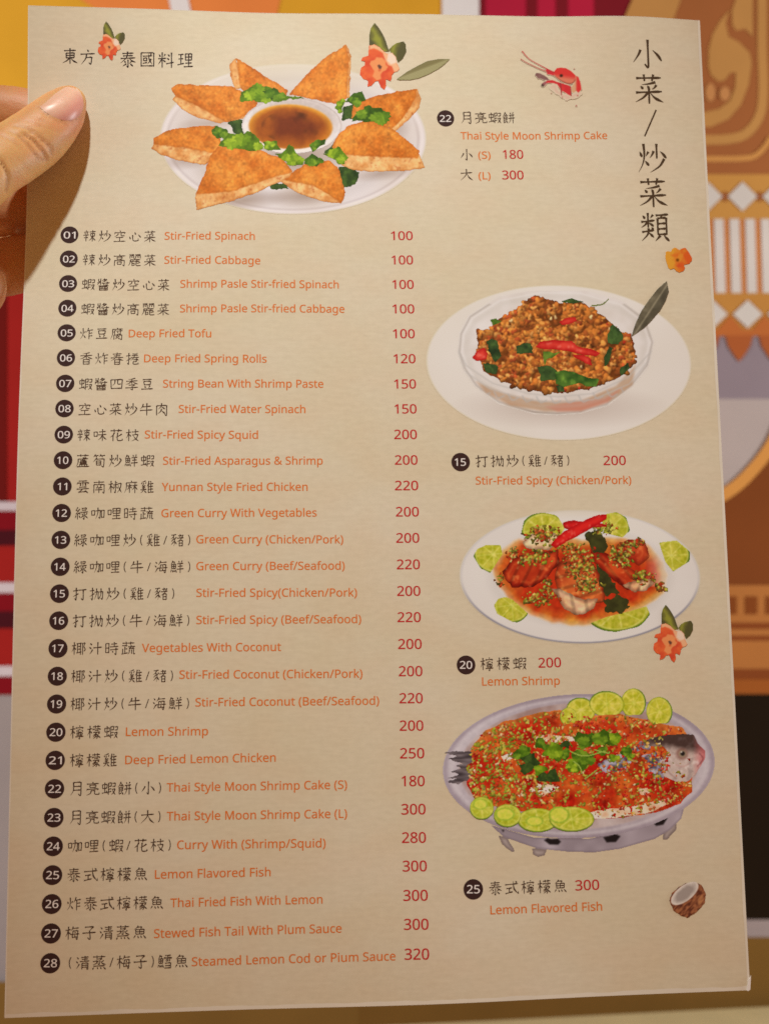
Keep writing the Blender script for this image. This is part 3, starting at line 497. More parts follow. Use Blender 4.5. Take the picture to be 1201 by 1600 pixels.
# brush-written characters: strokes on a 100 x 100 square, y down.  h across, v down, p left sweep, n right sweep, d dot
KAI = {
 '小': 'v 52,2 52,60 51,93 40,82;p 27,36 20,52 2,78;d 68,36 85,52 97,70',
 '菜': 'h 8,16 92,12;v 34,3 36,25;v 66,2 61,24;p 73,27 52,33 26,37;d 22,41 31,51;d 45,39 51,49;p 76,36 68,46 60,51;h 6,63 94,57;v 50,48 50,98;p 47,61 30,79 4,94;n 53,61 70,79 98,92',
 '炒': 'd 9,30 16,48;p 38,30 29,45;p 22,4 24,40 18,70 3,98;d 26,60 39,76;v 66,3 66,52;p 56,27 50,40 42,50;d 78,28 88,37 98,50;p 91,52 74,77 42,98',
 '類': 'd 9,11 17,22;p 45,8 35,20;h 3,33 50,27;v 27,2 27,52;p 25,32 16,43 3,52;d 30,35 46,47;h 5,67 47,60;p 28,54 24,75 3,97;n 28,68 46,85;d 38,51 45,58;h 54,10 98,6;p 76,8 69,19;v 60,20 60,75;h 60,20 90,17;v 90,17 90,75;h 62,38 88,36;h 62,56 88,54;h 60,74 90,73;p 68,78 50,97;d 80,78 98,96',
 '東': 'h 13,18 87,14;v 50,2 50,98;v 26,33 26,62;h 26,33 76,30;v 76,30 75,62;h 28,47 74,45;h 26,61 75,60;p 47,62 30,79 4,93;n 53,62 72,80 98,93',
 '方': 'd 46,2 56,16;h 4,32 96,27;p 42,32 36,60 8,97;h 40,53 76,49;v 76,49 70,93 57,84',
 '泰': 'h 16,14 84,11;h 20,29 80,26;h 5,45 95,40;p 48,2 40,40 4,73;n 57,42 73,58 98,68;v 50,52 50,97 42,89;d 27,60 36,70;p 40,77 18,92;p 74,60 60,72;d 60,74 81,92',
 '國': 'v 9,7 9,98;h 9,7 91,6;v 91,6 91,98;h 10,93 90,92;h 20,29 80,26;v 25,42 25,60;h 25,42 46,40;v 46,40 45,59;h 26,59 46,58;h 20,77 48,70;n 56,13 62,50 81,83;p 74,46 64,64 50,80;d 68,13 76,21',
 '料': 'd 8,14 16,30;p 46,12 36,28;h 3,42 52,38;v 27,2 27,97;p 25,44 3,77;d 30,48 48,62;d 60,14 74,26;d 56,36 70,48;h 52,73 98,62;v 84,2 84,98',
 '理': 'h 6,14 40,11;h 8,43 38,39;h 2,81 44,70;v 23,13 23,75;v 52,8 52,50;h 52,8 92,6;v 92,6 90,50;h 54,29 90,27;h 52,49 91,47;v 72,7 72,91;h 52,69 92,66;h 42,93 100,89',
 '/': 's 72,4 28,96',
 '辣': 'd 19.8,3.9 24.3,13.5;h 5.4,21.2 39.6,17.4;d 12.6,27 16.2,39.4;p 31.5,25 27,41.4;h 0.9,47.1 44.1,42.3;h 6.3,67.3 38.7,63.4;v 22.5,44.2 22.5,96.1;h 49.2,17.4 96.8,12.6;v 57.9,30.8 59.5,53.8;h 57.9,30.8 89.2,27.9;v 89.2,27.9 87.6,53.8;h 59.5,52.9 87.6,51;v 73,3.9 73,96.1;p 71.9,53.8 62.2,74 47.1,89.4;n 75.2,55.8 83.8,74 98.9,87.4',
 '炸': 'd 3.5,34.1 9.7,51;p 40.5,32.2 29,49.1;p 22,6.8 23.8,43.5 17.6,71.7 1.8,96.1;d 26.4,62.3 43.1,86.7;p 64.2,3.9 57.4,25 45.1,43.3;h 59.7,25 98.9,19.3;v 69.8,25 69.8,96.1;h 70.9,48.1 94.4,44.2;h 70.9,70.2 95.5,66.3',
 '蝦': 'v 4.2,23.6 5.5,51.8;h 4.2,23.6 37.8,20.1;v 37.8,20.1 36.1,50;h 5.9,50.9 36.1,47.4;v 21,7.8 21,81.7;h 0.8,85.2 36.1,76.4;d 32.8,64.1 41.6,87;v 48.5,11.5 48.5,96.1;h 48.5,11.5 68.6,8.7;v 68.6,8.7 68.1,35;h 49.6,35 68.1,33.1;h 49.6,55.7 68.6,51.9;h 49.6,75.4 68.6,70.7;h 76.5,13.4 97.2,10.6;v 97.2,10.6 96.1,35;h 77.6,36 96.1,34.1;h 73.1,56.6 95.5,51.9;p 95.5,51.9 87.7,75.4 69.8,96.1;n 75.4,58.5 86.6,79.2 100,96.1',
 '鮮': 'p 17.5,3.9 12,18.3 2.8,31.8;h 14.7,15.4 30.4,11.6;p 30.4,11.6 24.8,29.8;v 8.3,31.8 9.2,64.4;h 8.3,31.8 38.6,28.9;v 38.6,28.9 37.7,62.5;v 23,29.8 23,63.4;h 9.2,47.1 37.7,45.2;h 9.2,63.4 37.7,61.5;p 7.4,73 0.9,93.2;d 15.6,74 19.3,91.3;d 25.8,72.1 30.4,89.4;d 35.9,70.2 45.5,93.2;d 61.1,3.9 66.5,17.4;p 87,2 79.5,18.3;h 51.4,27 95.7,22.2;h 55.7,46.2 91.4,42.3;h 47.1,68.2 98.9,63.4;v 73,25 73,96.1',
 '雞': 'p 39.4,3.9 19.2,11.6 6.7,14.5;d 5.8,19.3 10.6,28.9;d 20.2,17.4 23,27;p 41.3,15.4 34.6,28.9;p 23,30.8 11.5,44.2;h 12.5,44.2 27.8,45.2;p 36.5,38.5 11.5,58.6;h 11.5,58.6 36.5,54.8;h 1.9,73 46.1,68.2;p 23,59.6 17.3,82.6 1,97;n 25.9,73 33.6,85.5 47.5,96.1;p 63.6,3.9 58.4,27 49,47.1;v 59.4,30.8 59.4,96.1;d 75,3.9 79.2,15.4;h 59.4,27 98.4,22.2;v 78.2,25 78.2,90.3;h 60.5,48.1 95.3,44.2;h 60.5,69.2 95.3,65.4;h 59.4,92.2 100,88.4',
 '豬': 'h 6.7,12.5 43.2,7.8;p 25.9,12.5 17.3,30.3 1.9,41.6;p 17.3,26.6 28.8,41.6 31.7,69.8 25,96.1;p 23,43.5 3.8,62.3;p 27.8,59.5 3.8,86.7;p 43.2,26.6 29.8,48.2;n 28.8,50.1 35.5,66 47.5,82;h 58.4,17.2 85.4,14.3;v 71.9,5.9 71.9,33.1;h 49,36 99,31.3;p 93.8,9.6 79.2,39.7 49,64.2;v 65.7,52.9 65.7,96.1;h 65.7,52.9 89.6,51;v 89.6,51 89.6,96.1;h 65.7,73.6 89.6,71.7;h 65.7,94.2 89.6,92.4',
 '咖': 'v 4.2,30.4 5.9,66.5;h 4.2,30.4 27.8,28.6;v 27.8,28.6 26.6,65.6;h 5.9,63.8 26.6,62.5;h 34.3,31.6 69.2,26.1;v 69.2,26.1 66.5,85 55.8,77.6;p 51.1,5.8 49.8,50 34.3,93.2;v 77.2,27.9 78.6,85;h 77.2,27.9 98,25.2;v 98,25.2 96.7,83.1;h 78.6,80.4 97.3,78.5',
 '哩': 'v 4.2,26.4 5.9,62.5;h 4.2,26.4 27.8,24.6;v 27.8,24.6 26.6,61.6;h 5.9,59.8 26.6,58.5;v 41.1,13 41.1,50;h 41.1,13 94.9,10.4;v 94.9,10.4 93.6,50;h 42.4,31.5 93.6,29.8;h 42.4,50 94.2,48.2;v 68,11.3 68,87.8;h 41.1,68.5 94.9,65.8;h 36,91.4 100,87.8',
 '味': 'v 4.4,26.4 6.2,62.5;h 4.4,26.4 29.6,24.6;v 29.6,24.6 28.4,61.6;h 6.2,59.8 28.4,58.5;h 43.2,25 93.4,20.2;h 35.3,48.1 98.7,43.3;v 68.3,3.9 68.3,96.1;p 67,48.1 55.1,72.1 35.3,87.4;n 69.6,48.1 81.5,70.2 100,85.5',
 '海': 'd 8.8,11.3 21.2,25.4;d 4.1,39.4 16.6,53.5;p 25.9,58.8 17.1,76.4 6.7,93.1;p 48.2,3.9 42.4,19.3 29.4,35.6;h 43.8,17.4 94.2,13.5;v 48.2,34.6 41,80.7;h 48.2,34.6 87,31.8;v 87,31.8 82.7,92.2 72.6,86.5;h 28,59.6 100,54.8;h 41,80.7 89.9,76.9;d 61.1,38.5 66.9,49;d 59.7,63.4 65.4,74',
 '梅': 'h 1.6,30.8 38.4,25;v 21.6,3.9 21.6,96.1;p 20.8,28.9 13.6,54.8 1.6,75;d 24,42.3 37.6,59.6;p 55.4,3.9 50.4,19.3 39.2,35.6;h 51.6,17.4 95,13.5;v 55.4,34.6 49.2,80.7;h 55.4,34.6 88.8,31.8;v 88.8,31.8 85.1,92.2 76.4,86.5;h 38,59.6 100,54.8;h 49.2,80.7 91.3,76.9;d 66.5,38.5 71.5,49;d 65.3,63.4 70.2,74',
 '魚': 'p 39,3.9 27.9,18.3 9.5,31.8;h 33.4,15.4 64.7,11.6;p 64.7,11.6 53.7,29.8;v 20.6,31.8 22.4,64.4;h 20.6,31.8 81.3,28.9;v 81.3,28.9 79.4,62.5;v 50,29.8 50,63.4;h 22.4,47.1 79.4,45.2;h 22.4,63.4 79.4,61.5;p 18.7,73 5.8,93.2;d 35.3,74 42.6,91.3;d 55.5,72.1 64.7,89.4;d 75.8,70.2 95.1,93.2',
 '豆': 'h 15,13 85,10.4;v 24.2,27.1 27.9,55.3;h 24.2,27.1 75.8,25.4;v 75.8,25.4 73,53.5;h 27.9,54.4 73,52.6;d 29.8,64.1 39,79;p 70.2,60.6 61,80.8;h 5.8,89.6 94.2,85.2',
 '餅': 'p 22,3 14.1,23.1 0,43.3;n 22,6.8 31.7,25 43.1,38.5;h 15,31.8 29.9,28.9;v 9.7,43.3 9.7,92.2;h 9.7,43.3 35.2,41.4;v 35.2,41.4 34.3,68.2;h 10.6,55.8 34.3,53.8;h 10.6,69.2 34.3,67.3;h 9.7,93.2 25.5,82.6;d 26.4,73 40.5,95.1;d 60,5.9 66.5,18.1;p 87,4 79.5,20;h 50.3,29.4 95.7,24.7;h 46,55.7 100,51;p 64.4,28.4 63.3,66 49.2,96.1;v 82.7,26.6 82.7,96.1',
 '空': 'd 48,2 55,14;p 12,18 6,36;h 12,22 92,18;p 92,18 82,32;p 38,28 28,44 8,55;v 60,26 62,44 88,45;h 20,62 80,58;v 50,60 50,92;h 4,95 96,91',
 '心': 'd 8,52 16,74;v 32,40 40,86 78,86;p 78,86 77,66;d 46,16 57,36;d 76,36 98,60',
 '高': 'd 46,2 54,12;h 4,18 96,14;v 30,26 32,44;h 30,26 70,24;v 70,24 68,43;h 32,43 69,42;v 12,54 12,98;h 12,54 88,52;v 88,52 88,96 76,88;v 34,66 36,86;h 34,66 66,64;v 66,64 64,85;h 36,85 65,84',
 '麗': 'h 6,6 44,4;v 12,14 12,36;h 12,14 42,12;v 42,12 42,36;d 23,19 31,29;h 54,5 95,3;v 58,13 58,35;h 58,13 93,11;v 93,11 93,35;d 71,18 79,28;d 46,34 53,42;h 16,47 93,44;p 16,47 14,74 0,98;h 20,61 89,58;v 38,46 38,60;v 66,44 66,59;v 30,62 30,96;h 30,79 52,75;p 52,87 30,97;v 64,61 64,93 99,93;p 93,67 66,79',
 '醬': 'v 10,4 10,24;h 10,25 26,22;h 2,36 26,32;p 12,36 2,54;v 27,2 27,54;p 60,1 48,12 36,19;h 52,10 76,7;p 76,7 60,22 38,31;d 52,14 60,21;h 36,40 98,35;v 78,26 78,55 66,50;d 48,43 57,51;h 12,62 90,58;v 20,70 20,98;h 20,70 82,68;v 82,68 82,98;v 42,61 40,80;v 60,60 62,80;h 22,84 80,83;h 20,96 82,95',
 '腐': 'd 48,2 54,10;h 14,15 94,11;p 14,15 14,56 0,96;p 38,20 20,41;v 30,33 30,55;h 44,29 92,25;v 74,18 74,54 62,48;d 50,35 58,43;v 26,61 26,98;h 26,61 86,59;v 86,59 86,96 74,92;p 54,52 50,68 36,77;n 54,67 70,77;p 54,77 36,93;n 56,83 72,93',
 '香': 'p 74,2 46,10 20,14;h 4,29 96,24;v 50,10 50,53;p 46,29 28,45 2,55;n 54,29 72,44 99,53;v 28,59 28,98;h 28,59 73,57;v 73,57 73,98;h 30,78 72,77;h 30,96 72,95',
 '春': 'h 16,14 84,11;h 24,29 76,26;h 2,45 98,40;p 50,2 40,40 2,69;n 57,42 74,57 99,65;v 32,60 32,98;h 32,60 71,58;v 71,58 71,98;h 34,79 70,78;h 34,96 70,95',
 '捲': 'h 1.4,28.9 35.3,23.1;v 20.9,3.9 20.9,93.2 11.5,83.6;p 35.3,48.1 18,59.6 0.7,71.1;d 51.4,5.8 57.8,15.4;p 85.9,3.9 78.2,17.4;h 45,25 92.3,21.2;h 37.3,43.3 99.4,38.5;p 70.6,7.8 59,42.3 37.3,66.3;n 74.4,40.4 84.6,54.8 99.4,62.5;h 57.8,58.6 80.8,56.7;v 80.8,56.7 80.8,74;h 59,74 80.8,73;v 57.8,73 57.8,93.2 94.9,92.2;p 94.9,92.2 94.9,78.8',
 '四': 'v 6,16 11,88;h 6,16 94,12;v 94,12 90,87;p 38,18 36,44 20,61;v 60,16 60,48 84,48;h 11,85 91,82',
 '季': 'p 76,2 48,9 22,13;h 6,27 94,22;v 50,8 50,50;p 46,27 28,43 4,53;n 54,27 72,41 98,49;h 26,58 74,54;p 74,54 54,67;v 52,67 56,94 40,88;h 2,80 98,74',
 '牛': 'p 27,8 20,29 4,48;h 22,31 86,25;h 2,60 98,54;v 54,2 54,98',
 '肉': 'v 12,22 12,98;h 12,22 88,18;v 88,18 88,96 74,88;p 50,2 46,27 24,49;n 48,29 60,37 78,49;p 50,46 42,67 22,85;n 50,61 62,71 80,85',
 '花': 'h 5.8,15.5 94.2,12.9;v 32.7,3.6 34.6,25.9;v 67.3,2.8 64.4,25.4;p 36.6,29.4 25,50.4 3.9,67.2;v 26,51.8 26,96.6;p 92.2,40.6 69.2,56 46.2,66.5;v 60.6,30.8 60.6,88.2 97,89.6;p 97,89.6 96.1,75.6',
 '枝': 'h 1.7,30.8 40.3,25;v 22.7,3.9 22.7,96.1;p 21.8,28.9 14.3,54.8 1.7,75;d 25.2,42.3 39.5,59.6;h 45.5,25 97.7,20.2;v 72.2,3.9 72.2,45.2;h 50.1,48.1 91.9,43.3;p 91.9,43.3 79.1,75.9 44.3,96.1;n 55.9,51.9 74.5,77.8 100,96.1',
 '蘆': 'h 5.8,11.4 94.2,9.2;v 32.7,1.3 34.6,20.2;v 67.3,0.7 64.4,19.8;v 52,23.6 52,36.3;h 52,29.4 76,26.5;h 14,38.3 90,34.3;p 14,38.3 14,66.7 0,95.1;h 30,48.1 70,45.1;v 48,39.2 50,53 78,51;v 30,57.9 30,73.5;h 30,57.9 76,55.9;v 76,55.9 75,72.6;v 53,56.9 53,73.5;h 31,65.7 75,64.7;h 31,73.5 75,72.6;v 26,79.4 28,94.1;h 26,79.4 82,77.5;v 82,77.5 80,93.1;v 44,79.4 44,93.1;v 62,78.4 62,93.1;h 6,97.1 99,94.1',
 '筍': 'p 24,2 6,23;h 18,13 46,9;d 26,15 32,23;p 64,1 50,21;h 60,12 96,8;d 70,14 76,22;p 34,28 6,60;h 30,39 88,35;v 88,35 84,97 68,88;v 30,53 30,85;h 30,53 64,51;v 64,51 63,85;h 31,68 63,67;h 31,84 63,83',
 '雲': 'h 18,6 82,3;p 12,16 4,33;h 12,21 94,17;p 94,17 84,29;v 50,5 50,43;d 25,26 37,31;d 25,36 37,41;d 62,25 75,30;d 62,34 75,39;h 22,54 78,50;h 4,68 96,63;p 46,68 34,81 16,92;h 16,92 78,85;d 66,75 88,98',
 '南': 'h 10,17 90,12;v 50,2 50,31;v 12,33 12,98;h 12,33 88,31;v 88,31 88,96 76,88;d 34,39 42,49;p 66,37 58,51;h 28,58 73,54;h 24,74 77,70;v 50,56 50,97',
 '椒': 'h 1.4,30.8 34.6,25;v 19.4,3.9 19.4,96.1;p 18.7,28.9 12.2,54.8 1.4,75;d 21.6,42.3 33.8,59.6;v 52.5,3.9 52.5,33.7;h 52.5,19.3 67,16.4;h 35.3,35.6 71,30.8;v 52.5,35.6 52.5,92.2 44.6,86.5;p 43.9,48.1 35.3,72.1;d 60.4,46.2 69.6,62.5;h 71,26 95.4,21.2;p 95.4,21.2 88.8,59.6 67,95.1;n 72.3,33.7 84.2,66.3 100,95.1',
 '麻': 'd 48,2 56,11;h 14,19 96,14;p 14,19 14,60 0,97;h 22,43 56,38;v 38,25 38,97;p 37,45 30,61 18,73;d 42,47 55,59;h 60,41 98,36;v 79,23 79,98;p 77,43 68,61 55,75;n 81,43 89,61 100,71',
 '綠': 'p 23.8,3.9 15.8,17.4 7.9,27.9;h 7.9,27.9 22.9,29.8;p 37.8,16.4 23.8,36.6 7.9,55.8;h 7.9,55.8 37,50;d 30.8,38.5 41.4,59.6;v 22,55.8 22,97;p 11.4,67.3 2.6,88.4;d 31.7,65.4 42.2,84.6;p 57.1,7.8 54.8,24.7;h 55.9,12.5 88.4,7.8;p 88.4,7.8 84.9,26.6;h 54.8,26.6 86.1,23.7;h 42,42.5 100,37.8;v 71,42.5 71,94.2 62.9,86.7;d 53.6,51.9 61.7,62.3;p 65.2,67 45.5,86.7;p 94.2,49.1 78,63.2;n 74.5,60.4 84.9,74.5 100,86.7',
 '時': 'v 5.6,15 5.6,84.5;h 5.6,15 28.4,13.5;v 28.4,13.5 28.4,84.5;h 6.2,49 27.8,47.5;h 6.2,81.6 27.8,80.8;h 46.2,19.3 89.8,14.5;v 68,3.9 68,38.5;h 37.3,39.4 98.7,34.6;h 38.6,61.5 98.1,55.8;v 80.8,45.2 80.8,95.1 70.6,87.4;d 52,69.2 60.3,80.7',
 '蔬': 'h 5.8,12.5 94.2,10.1;v 32.7,1.4 34.6,22.1;v 67.3,0.7 64.4,21.6;h 4,30.3 40,28.2;p 40,28.2 34,37.5;v 24,37.5 24,87.9;h 24,56.2 42,53.4;v 8,54.8 8,89.4;h 0,93.7 46,83.6;d 66,26 74,32.5;h 48,39 100,35.4;p 70,39 54,53.4;h 54,53.4 86,49.8;d 80,43.3 94,53.4;p 58,60.6 56,80.7 46,96.6;v 74,60.6 74,90.8;v 88,59.1 89,89.4 100,87.9',
 '打': 'h 1.6,28.9 39.2,23.1;v 23.2,3.9 23.2,93.2 12.8,83.6;p 39.2,48.1 20,59.6 0.8,71.1;h 41.2,22.8 100,17.2;v 74.8,20.9 74.8,92.4 59.2,83',
 '拋': 'h 1.4,28.9 35.3,23.1;v 20.9,3.9 20.9,93.2 11.5,83.6;p 35.3,48.1 18,59.6 0.7,71.1;p 51.4,9.7 51.4,50 36,94.2;h 37.3,38.5 64.2,32.7;v 64.2,32.7 64.2,82.6 73.1,82.6;p 73.1,82.6 73.1,69.2;h 73.1,36.6 97.4,31.8;v 97.4,31.8 94.9,89.4 84.6,81.7;p 84.6,9.7 83.4,53.8 69.3,94.2',
 '椰': 'h 1.4,30.8 32.6,25;v 18.4,3.9 18.4,96.1;p 17.7,28.9 11.6,54.8 1.4,75;d 20.4,42.3 32,59.6;h 35.3,14.5 73.6,9.7;v 43.2,13.5 43.2,80.7;v 64.4,11.6 64.4,97;h 44.6,35.6 63.7,33.7;h 44.6,55.8 63.7,53.8;h 34,83.6 72.3,75;v 80.2,9.7 80.2,97;h 80.2,11.6 97.4,8.7;p 97.4,8.7 88.1,35.6;v 88.1,35.6 99.3,55.8 89.4,70.2',
 '汁': 'd 11.8,11.3 26.2,25.4;d 6.4,39.4 20.8,53.5;p 31.6,58.8 21.4,76.4 9.4,93.1;h 37.3,46.2 100,40.4;v 69.3,3.9 69.3,96.1',
 '檸': 'h 1.5,30.8 36.5,25;v 20.5,3.9 20.5,96.1;p 19.8,28.9 12.9,54.8 1.5,75;d 22.8,42.3 35.7,59.6;d 67.8,0 71.5,9;p 45.4,14 41.7,29;h 45.4,19 95,15;p 95,15 88.8,27;d 47.3,36 51.6,47;v 59.1,31 62.8,49 81.4,49;d 67.8,26 73.3,35;d 83.9,32 92.6,45;v 50.4,56 51.6,73;h 50.4,56 88.8,54;v 88.8,54 87.6,71;v 62.8,56 62.8,72;v 75.8,55 75.8,72;h 51.6,73 87.6,71;h 39.2,84 98.8,80;v 70.2,83 70.2,99 62.8,94',
 '檬': 'h 1.5,30.8 36.5,25;v 20.5,3.9 20.5,96.1;p 19.8,28.9 12.9,54.8 1.5,75;d 22.8,42.3 35.7,59.6;h 41.7,12 97.5,8;v 59.1,2 59.7,20;v 78.9,1 77.7,19;p 44.2,25 40.5,39;h 44.2,29 96.3,25;p 96.3,25 91.3,37;h 55.4,40 83.9,37;h 45.4,53 95,49;p 69,52 57.8,66 41.7,75;v 60.3,60 74,71 75.8,85 69,99;p 66.5,67 43,86;p 70.2,78 44.2,99;p 91.3,55 77.7,68;n 75.2,67 85.1,81 100,93',
 '月': 'p 26,5 26,62 6,98;h 26,5 80,2;v 80,2 80,96 62,87;h 28,34 78,32;h 27,61 78,59',
 '亮': 'd 46,2 54,11;h 6,18 94,13;v 28,26 30,43;h 28,26 73,24;v 73,24 71,42;h 30,43 72,41;p 12,52 4,66;h 12,56 92,51;p 92,51 82,63;p 38,64 34,84 4,99;h 38,65 66,63;v 66,63 66,89 97,91;p 97,91 97,76',
 '大': 'h 4,38 96,32;p 50,2 46,50 2,97;n 52,38 70,73 100,97',
 '式': 'h 2,29 98,22;h 10,56 52,51;v 32,56 32,86;h 2,92 58,79;n 62,2 68,57 98,94;p 98,94 98,74;d 78,4 90,15',
 '子': 'h 18,10 80,6;p 80,6 54,33;v 52,33 57,93 38,84;h 2,52 98,46',
 '清': 'd 9.3,11.3 22.7,25.4;d 4.2,39.4 17.7,53.5;p 27.8,58.8 18.2,76.4 7,93.1;h 40.2,13.5 93.2,9.7;h 45.6,27 89.1,23.1;h 32,42.3 100,37.5;v 67.4,3.9 67.4,38.5;v 47,53.8 47,97;h 47,53.8 89.1,51.9;v 89.1,51.9 89.1,95.1 79.6,89.4;h 48.3,68.2 88.4,67.3;h 48.3,81.7 88.4,80.7',
 '蒸': 'h 5.8,11.4 94.2,9.2;v 32.7,1.3 34.6,20.2;v 67.3,0.7 64.4,19.8;h 30,26 70,23;p 70,23 54,35;v 50,35 51,63 40,58;h 6,43 40,39;p 40,39 28,57 4,67;p 82,36 62,49;n 58,40 74,57 99,65;h 10,76 92,72;d 12,84 4,99;d 36,83 42,95;d 58,82 67,95;d 80,81 98,98',
 '鱈': 'p 16,3.9 10.9,18.3 2.5,31.8;h 13.4,15.4 27.7,11.6;p 27.7,11.6 22.7,29.8;v 7.6,31.8 8.4,64.4;h 7.6,31.8 35.3,28.9;v 35.3,28.9 34.4,62.5;v 21,29.8 21,63.4;h 8.4,47.1 34.4,45.2;h 8.4,63.4 34.4,61.5;p 6.7,73 0.8,93.2;d 14.3,74 17.6,91.3;d 23.5,72.1 27.7,89.4;d 32.8,70.2 41.6,93.2;h 51,7.8 93.2,4.9;p 47.6,19.3 44.1,35.6;h 47.6,24.1 97.7,20.2;p 97.7,20.2 92,33.7;v 71.5,6.8 71.5,49;d 56.1,28.9 65.2,35.6;d 56.1,41.4 65.2,48.1;d 78.3,27.9 87.5,34.6;d 78.3,39.4 87.5,46.2;h 51,61.5 92,57.7;v 92,57.7 92,97;h 53.3,78.8 90.9,76.9;h 48.7,95.1 92,93.2',
}
PROF = {'h': (1.25, .72, .72, .85, 1.45, .5), 'v': (1.35, .95, .9, .95, 1.0, .75), 'p': (1.3, 1.05, .8, .5, .15), 'n': (.3, .6, 1.0, 1.45, .9, .12), 'd': (.25, .8, 1.3, 1.35, .6), 's': (.75, .75, .75)}
def kai_mesh(ch, w):
    V = []; T = []; K = []
    for k, st in enumerate(KAI[ch].split(';')):
        typ, *pts = st.split(' ')
        P = [tuple((float(a)) for a in p.split(',')) for p in pts]
        P = [((x - 50) / 100, (50 - y) / 100) for x, y in P]
        L = smooth_line(P, 6) if len(P) > 2 else np.array([np.array(P[0]) * (1 - t) + np.array(P[1]) * t for t in np.linspace(0, 1, 8)])
        d = np.gradient(L, axis=0); d /= np.linalg.norm(d, axis=1)[:, None] + 1e-9
        nn = np.stack([-d[:, 1], d[:, 0]], 1)
        s = np.concatenate([[0], np.cumsum(np.linalg.norm(np.diff(L, axis=0), axis=1))]); s /= s[-1]
        pr = PROF[typ]; ww = np.interp(s, np.linspace(0, 1, len(pr)), pr) * w
        b = len(V); m = len(L)
        for a in (L + nn * ww[:, None] / 2, L - nn * ww[:, None] / 2): V += [tuple(x) for x in a]
        K += [k] * (2 * m)
        for i in range(m - 1):
            T += [(b + i, b + i + 1, b + m + i + 1), (b + i, b + m + i + 1, b + m + i)]
    return np.array(V), np.array(T), np.array(K)

Z_INK = 0.00003
def glyphs_to_sheet(name, items, mat, parent, z=Z_INK):
    """items: (verts in local metres u,v on the card, tris, extra height)"""
    V = []; T = []; b = 0
    for v, t, e in items:
        V.append(sheet(v[:, 0], v[:, 1], z + e)); T.append(t + b); b += len(v)
    return mesh_obj(name, np.concatenate(V), np.concatenate(T), mat, parent, origin=TO)
def frame(xl, yl, xr, yr):
    u, v = lay(np.array([xl, xr]), np.array([yl, yr]))
    a = np.array((u[0], v[0])); d = np.array((u[1] - u[0], v[1] - v[0])); L = np.linalg.norm(d); d /= L
    return a, d, np.array((-d[1], d[0])), L
def latin(name, text, xl, yl, xr, yr, em, mat, parent, z=Z_INK, wt=0.75):
    a, d, nrm, L = frame(xl, yl, xr, yr)
    pen = 0; pos = []
    for ch in text:
        if ch == ' ': pen += 0.185; continue
        pos.append((ch, pen)); pen += FONT[ch][0]
    x0 = LAT[pos[0][0]][0][:, 0].min() + pos[0][1]; x1 = LAT[pos[-1][0]][0][:, 0].max() + pos[-1][1]
    sx = L / (x1 - x0)
    it = []
    for ch, p in pos:
        v, t = LAT[ch]
        for k, (ex, ey) in enumerate(((0, 0), (.011, 0), (-.011, 0), (0, .006), (0, -.006))):
            it.append((a + ((v[:, 0] + ex * wt + p - x0) * sx)[:, None] * d + ((v[:, 1] + ey * wt) * em * 1.43)[:, None] * nrm, t, k * 1.5e-6))
    return glyphs_to_sheet(name, it, mat, parent, z)
KM = {}
def chinese(name, text, xl, yl, xr, yr, mat, parent, em=0.0041):
    a, d, nrm, L = frame(xl, yl, xr, yr)
    adv = [0.47 if c in '()/' else 1.0 for c in text]
    tot = sum(adv)
    # first and last glyph ink touch the ends
    ink = 0.88 * em
    e0 = (ink if text[0] not in '()/' else 0.3 * em); e1 = (ink if text[-1] not in '()/' else 0.3 * em)
    c0 = e0 / 2; c1 = L - e1 / 2
    cen = np.cumsum(adv) - np.array(adv) / 2
    cen = c0 + (cen - cen[0]) / max(cen[-1] - cen[0], 1e-6) * (c1 - c0) if len(text) > 1 else np.array([L / 2])
    it = []
    for ch, c in zip(text, cen):
        if ch in '()/':
            v, t = LAT[ch]; v = v.copy(); m = (v.min(0) + v.max(0)) / 2
            v = (v - m) * (1.1, 1.25) * em; e = 0.0
        else:
            if ch not in KM: KM[ch] = kai_mesh(ch, 0.082 if len(KAI[ch].split(';')) < 9 else 0.071)
            v, t, kk = KM[ch]; v = v * em * 0.92; e = kk * 1.5e-6
        it.append((a + (v[:, 0] + c)[:, None] * d + v[:, 1][:, None] * nrm, t, e))
    return glyphs_to_sheet(name, it, mat, parent)
def brush(name, chars, mat, parent, w=0.066):
    it = []
    for ch, x, y, size in chars:
        u, v = lay(np.array([x, x + 20.0]), np.array([y, y])); s = size / 20.0 * (u[1] - u[0])
        du, dv = (u[1] - u[0]), (v[1] - v[0]); Ln = math.hypot(du, dv)
        V, T, K = kai_mesh(ch, w)
        # lie square to the card
        it.append((np.stack([u[0] + V[:, 0] * s, v[0] + V[:, 1] * s * 1.04], 1), T, K * 1.5e-6))
    return glyphs_to_sheet(name, it, mat, parent)

M_BROWN = mat_plain('brown_ink', (74, 52, 39), 0.5, 0.1)
M_TITLE = mat_plain('title_ink', (74, 54, 36), 0.5, 0.1)
M_HEAD = mat_plain('header_ink', (54, 38, 32), 0.5, 0.1)
M_ORANGE = mat_plain('orange_ink', (208, 106, 42), 0.5, 0.1)
M_RED = mat_plain('red_ink', (182, 34, 36), 0.5, 0.1)
M_BADGE = mat_plain('badge_ink', (58, 36, 32), 0.5, 0.1)
M_NUM = mat_plain('numeral_ink', (228, 210, 196), 0.5, 0.1)

